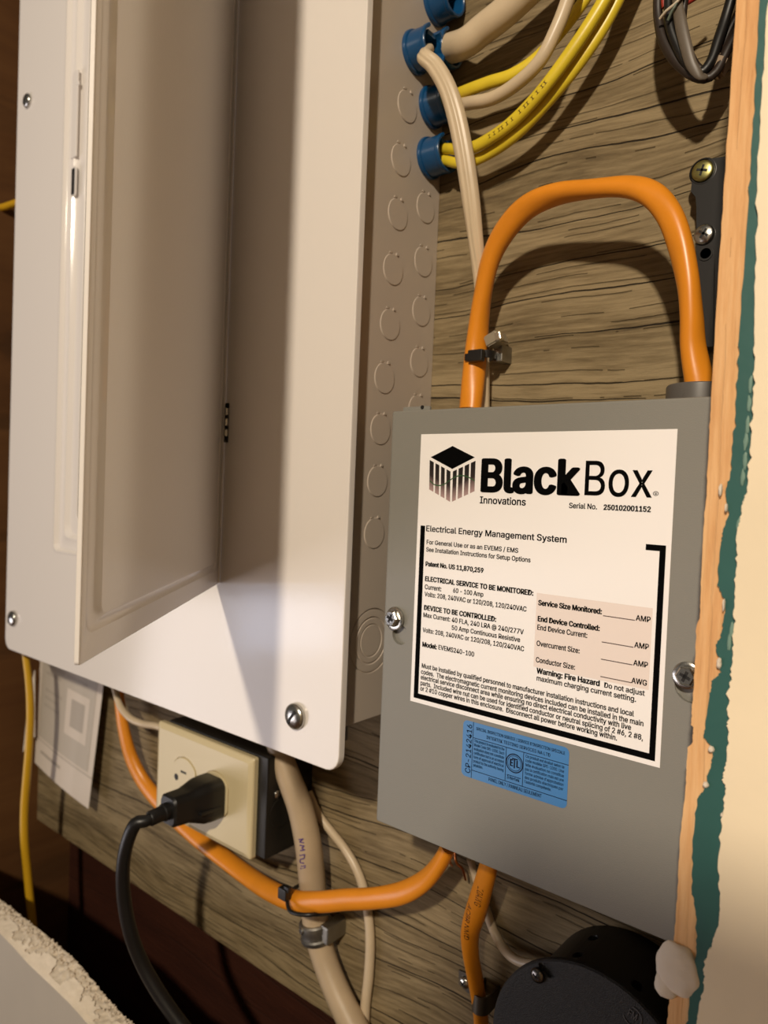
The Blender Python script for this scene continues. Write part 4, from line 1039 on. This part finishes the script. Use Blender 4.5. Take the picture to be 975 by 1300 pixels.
# ================================================================== black device at the upper right, and the wire bundle
dv = thing('black_mounting_plate', at(900, 300, 0), 'black plastic plate with two screws beside the orange arch, half behind the raw wood', 'mounting plate')
def xz_at(px, py, o): p = at(px, py, o); return (p.x, p.z)
DO = 9.0
outline = [(880, 214), (886, 206), (905, 201), (935, 196), (960, 192), (956, 440), (890, 440), (888, 404), (884, 330), (884, 262), (883, 250), (877, 243)]
poly = [xz_at(a, b, DO) for a, b in outline]
obj('plate', MB().prism(poly, -DO, WALL), BLACKP, dv, 30)
outline = [(903, 262), (908, 200), (960, 192), (956, 440), (900, 440), (899, 330)]
obj('raised_body', MB().prism([xz_at(a, b, 20) for a, b in [(916, 212), (962, 203), (958, 440), (906, 440), (908, 320)]], -20, -DO + 0.5), BLACKP, dv, 30)
p = at(892.5, 217.5, DO); s = pan_screw(dv, p, 5.2, 'plate_screw', 0.25, 'cross', roll=0.5, m=BRASS)
obj('screw_boss', MB().lathe(p + Vector((0, 0.6, 0)), (0, -1, 0), [(6.6, -0.5), (6.6, 0.5), (6.0, 0.7), (5.6, 0.2)], 28), BLACKP, dv, 40)
p = at(894.5, 298, DO); pan_screw(dv, p, 5.0, 'plate_screw', 0.35, 'cross', roll=0.2)
p = at(896, 322, DO); obj('slot_rim', MB().lathe(p, (0, -1, 0), [(3.5, -0.2), (3.5, 0.5), (2.6, 0.5), (2.4, 0.0)], 24), BLACKP, dv, 40)

WG = 'wire bundle at the top right'
wires = [
    ([(838, -30, 24, 12.2), (835, 0, 24, 12.2), (836, 25, 24, 12.2), (842, 50, 25, 13.5), (856, 75, 26, 13.5), (876, 94, 26, 12.2), (894, 100, 24, 12.2), (908, 92, 22, 12.2), (920, 70, 20, 12.2), (935, 40, 18, 12.2), (955, 5, 18, 12.2)], DKBR, 'dark brown wire, outermost of the loop at the top right', 0.8),
    ([(850, -30, 27, 10.8), (848, 0, 27, 10.8), (850, 30, 28, 12.2), (858, 55, 28, 12.2), (870, 78, 28, 12.2), (888, 92, 26, 12.2), (902, 78, 24, 12.2), (912, 50, 22, 13.5), (922, 20, 20, 13.5), (935, -25, 20, 13.5)], BLACKR, 'black wire inside the hanging loop at the top right', 0.8),
    ([(862, -30, 30, 12.2), (860, 0, 30, 12.2), (864, 28, 31, 14.9), (870, 55, 31, 14.9), (878, 82, 30, 13.5), (890, 97, 28, 10.8), (896, 96, 26, 9.5)], GREYW, 'flat grey wire at the front of the hanging loop', 0.45),
    ([(872, -30, 25, 10.8), (868, 5, 25, 10.8), (866, 35, 25, 10.8), (872, 60, 25, 10.8), (884, 84, 24, 10.8), (898, 88, 22, 10.8), (915, 60, 18, 10.8), (930, 30, 16, 10.8), (945, 0, 16, 10.8)], DKBR, 'dark brown wire on the inner side of the hanging loop', 0.8),
    ([(838, 24, 30, 4.0), (846, 14, 32, 4.0), (856, 6, 33, 4.0), (864, -4, 33, 4.0), (870, -25, 33, 4.0)], WHITEW, 'thin white wire wrapped over the top of the loop', 1.0),
    ([(848, 26, 32, 3.5), (853, 14, 33, 3.5), (860, 2, 33, 3.5), (862, -20, 33, 3.5)], mat('green_grey_wire', (90, 100, 86), 0.45), 'thin grey-green wire wrapped over the top of the loop', 1.0),
    ([(843, 10, 27, 6.0), (842, -6, 27, 6.0), (846, -30, 27, 6.0)], REDW, 'short red wire at the top left of the loop', 1.0),
    ([(872, 4, 22, 6.0), (882, -2, 20, 6.0), (900, -14, 18, 6.0)], REDW, 'red wire crossing behind the loop at the top edge', 1.0),
]
for lst, m_, lab_, ky in wires: cable('wire', lst, m_, lab_, 'wire', None, ky=ky, n=12)
q = at(914, 80, 18)
bm = bmesh.new(); bmesh.ops.create_cube(bm, size=1)
for v in bm.verts: v.co = Vector((v.co.x * 9, v.co.y * 9, v.co.z * 9))
bmesh.ops.bevel(bm, geom=bm.edges[:], offset=1.6, segments=3, affect='EDGES')
bmq = MB().bm(bm, Matrix.Translation(q + Vector((-1, 0, -1))) @ Matrix.Rotation(0.5, 4, 'Y'))
wn = obj('wire_joint', bmq, TAN, None, 40); tag(wn, 'tan plastic wire joint behind the hanging wires by the raw wood', 'connector')
cable('wire', [(906, 100, 12, 7), (914, 88, 13, 7), (926, 62, 14, 7), (940, 40, 14, 7), (955, 15, 14, 7)], BLACKR, 'black wire running into the tan joint behind the raw wood', 'wire', n=12)

# ================================================================== left side: card and yellow cables
ca, cb, cc_, cd = at(54, 780, 6), at(138, 812, 4), at(112, 1027, 10), at(44, 968, 14)
card = thing('printed_card', (cd + cc_) / 2, 'white printed card hanging under the left end of the white panel', 'card')
def quad(a, b, c, d, n=8, bow=2.0):
    g = []; f = []
    for j in range(n + 1):
        for i in range(n + 1):
            u, v = i / n, j / n
            p = a.lerp(b, u).lerp(d.lerp(c, u), v); g.append(p + Vector((0, -bow * math.sin(PI * u), 0)))
    for j in range(n):
        for i in range(n):
            o_ = j * (n + 1) + i; f.append([o_, o_ + 1, o_ + n + 2, o_ + n + 1])
    return g, f
g1, f1 = quad(ca, cb, cc_, cd); mb = MB()
mb.add(g1, f1); mb.add([p + Vector((0, 0.5, 0)) for p in g1], [q_[::-1] for q_ in f1])
N1 = 9
edge_i = [i for i in range(N1)] + [j * N1 + 8 for j in range(1, N1)] + [8 * N1 + i for i in range(7, -1, -1)] + [j * N1 for j in range(7, 0, -1)]
nb = len(g1)
mb.f += [[edge_i[k], edge_i[(k + 1) % len(edge_i)], edge_i[(k + 1) % len(edge_i)] + nb, edge_i[k] + nb] for k in range(len(edge_i))]
sheet_ = obj('sheet', mb, PAPER, card, 40)
def cardpatch(u0, u1, v0, v1, m_, nm, lift):
    n = 6; g = []; f = []
    for j in range(n + 1):
        for i in range(n + 1):
            u, v = u0 + (u1 - u0) * i / n, v0 + (v1 - v0) * j / n
            p = ca.lerp(cb, u).lerp(cd.lerp(cc_, u), v) + Vector((0, -2.0 * math.sin(PI * u) - lift, 0)); g.append(p)
    for j in range(n):
        for i in range(n): o_ = j * (n + 1) + i; f.append([o_, o_ + 1, o_ + n + 2, o_ + n + 1])
    obj(nm, MB().add(g, f), m_, sheet_, None)
cardpatch(0.06, 0.93, 0.02, 0.80, PRINTG, 'printed_field', 0.25)
cardpatch(0.52, 0.86, 0.38, 0.66, PAPER, 'printed_picture', 0.4)
cardpatch(0.60, 0.80, 0.43, 0.60, PRINTL, 'printed_drawing', 0.5)
for k, (u0, u1, v) in enumerate([(0.14, 0.46, 0.30), (0.14, 0.40, 0.35), (0.14, 0.44, 0.46), (0.14, 0.36, 0.51), (0.14, 0.40, 0.56), (0.5, 0.8, 0.30), (0.12, 0.5, 0.88)]):
    cardpatch(u0, u1, v, v + 0.018, PRINTL, 'printed_line', 0.45)
cardpatch(0.0, 1.0, 0.815, 0.822, PRINTL, 'printed_line', 0.3)
ff = [at(34, 905, 22), at(44, 850, 18), at(44, 935, 18), at(29, 955, 26)]
mb = MB(); g2, f2 = quad(ff[0], ff[1], ff[2], ff[3], 8, 1.0); mb.add(g2, f2); mb.add([p + Vector((0, 0.5, 0)) for p in g2], [q_[::-1] for q_ in f2])
obj('folded_flap', mb, PAPER, card, 40)
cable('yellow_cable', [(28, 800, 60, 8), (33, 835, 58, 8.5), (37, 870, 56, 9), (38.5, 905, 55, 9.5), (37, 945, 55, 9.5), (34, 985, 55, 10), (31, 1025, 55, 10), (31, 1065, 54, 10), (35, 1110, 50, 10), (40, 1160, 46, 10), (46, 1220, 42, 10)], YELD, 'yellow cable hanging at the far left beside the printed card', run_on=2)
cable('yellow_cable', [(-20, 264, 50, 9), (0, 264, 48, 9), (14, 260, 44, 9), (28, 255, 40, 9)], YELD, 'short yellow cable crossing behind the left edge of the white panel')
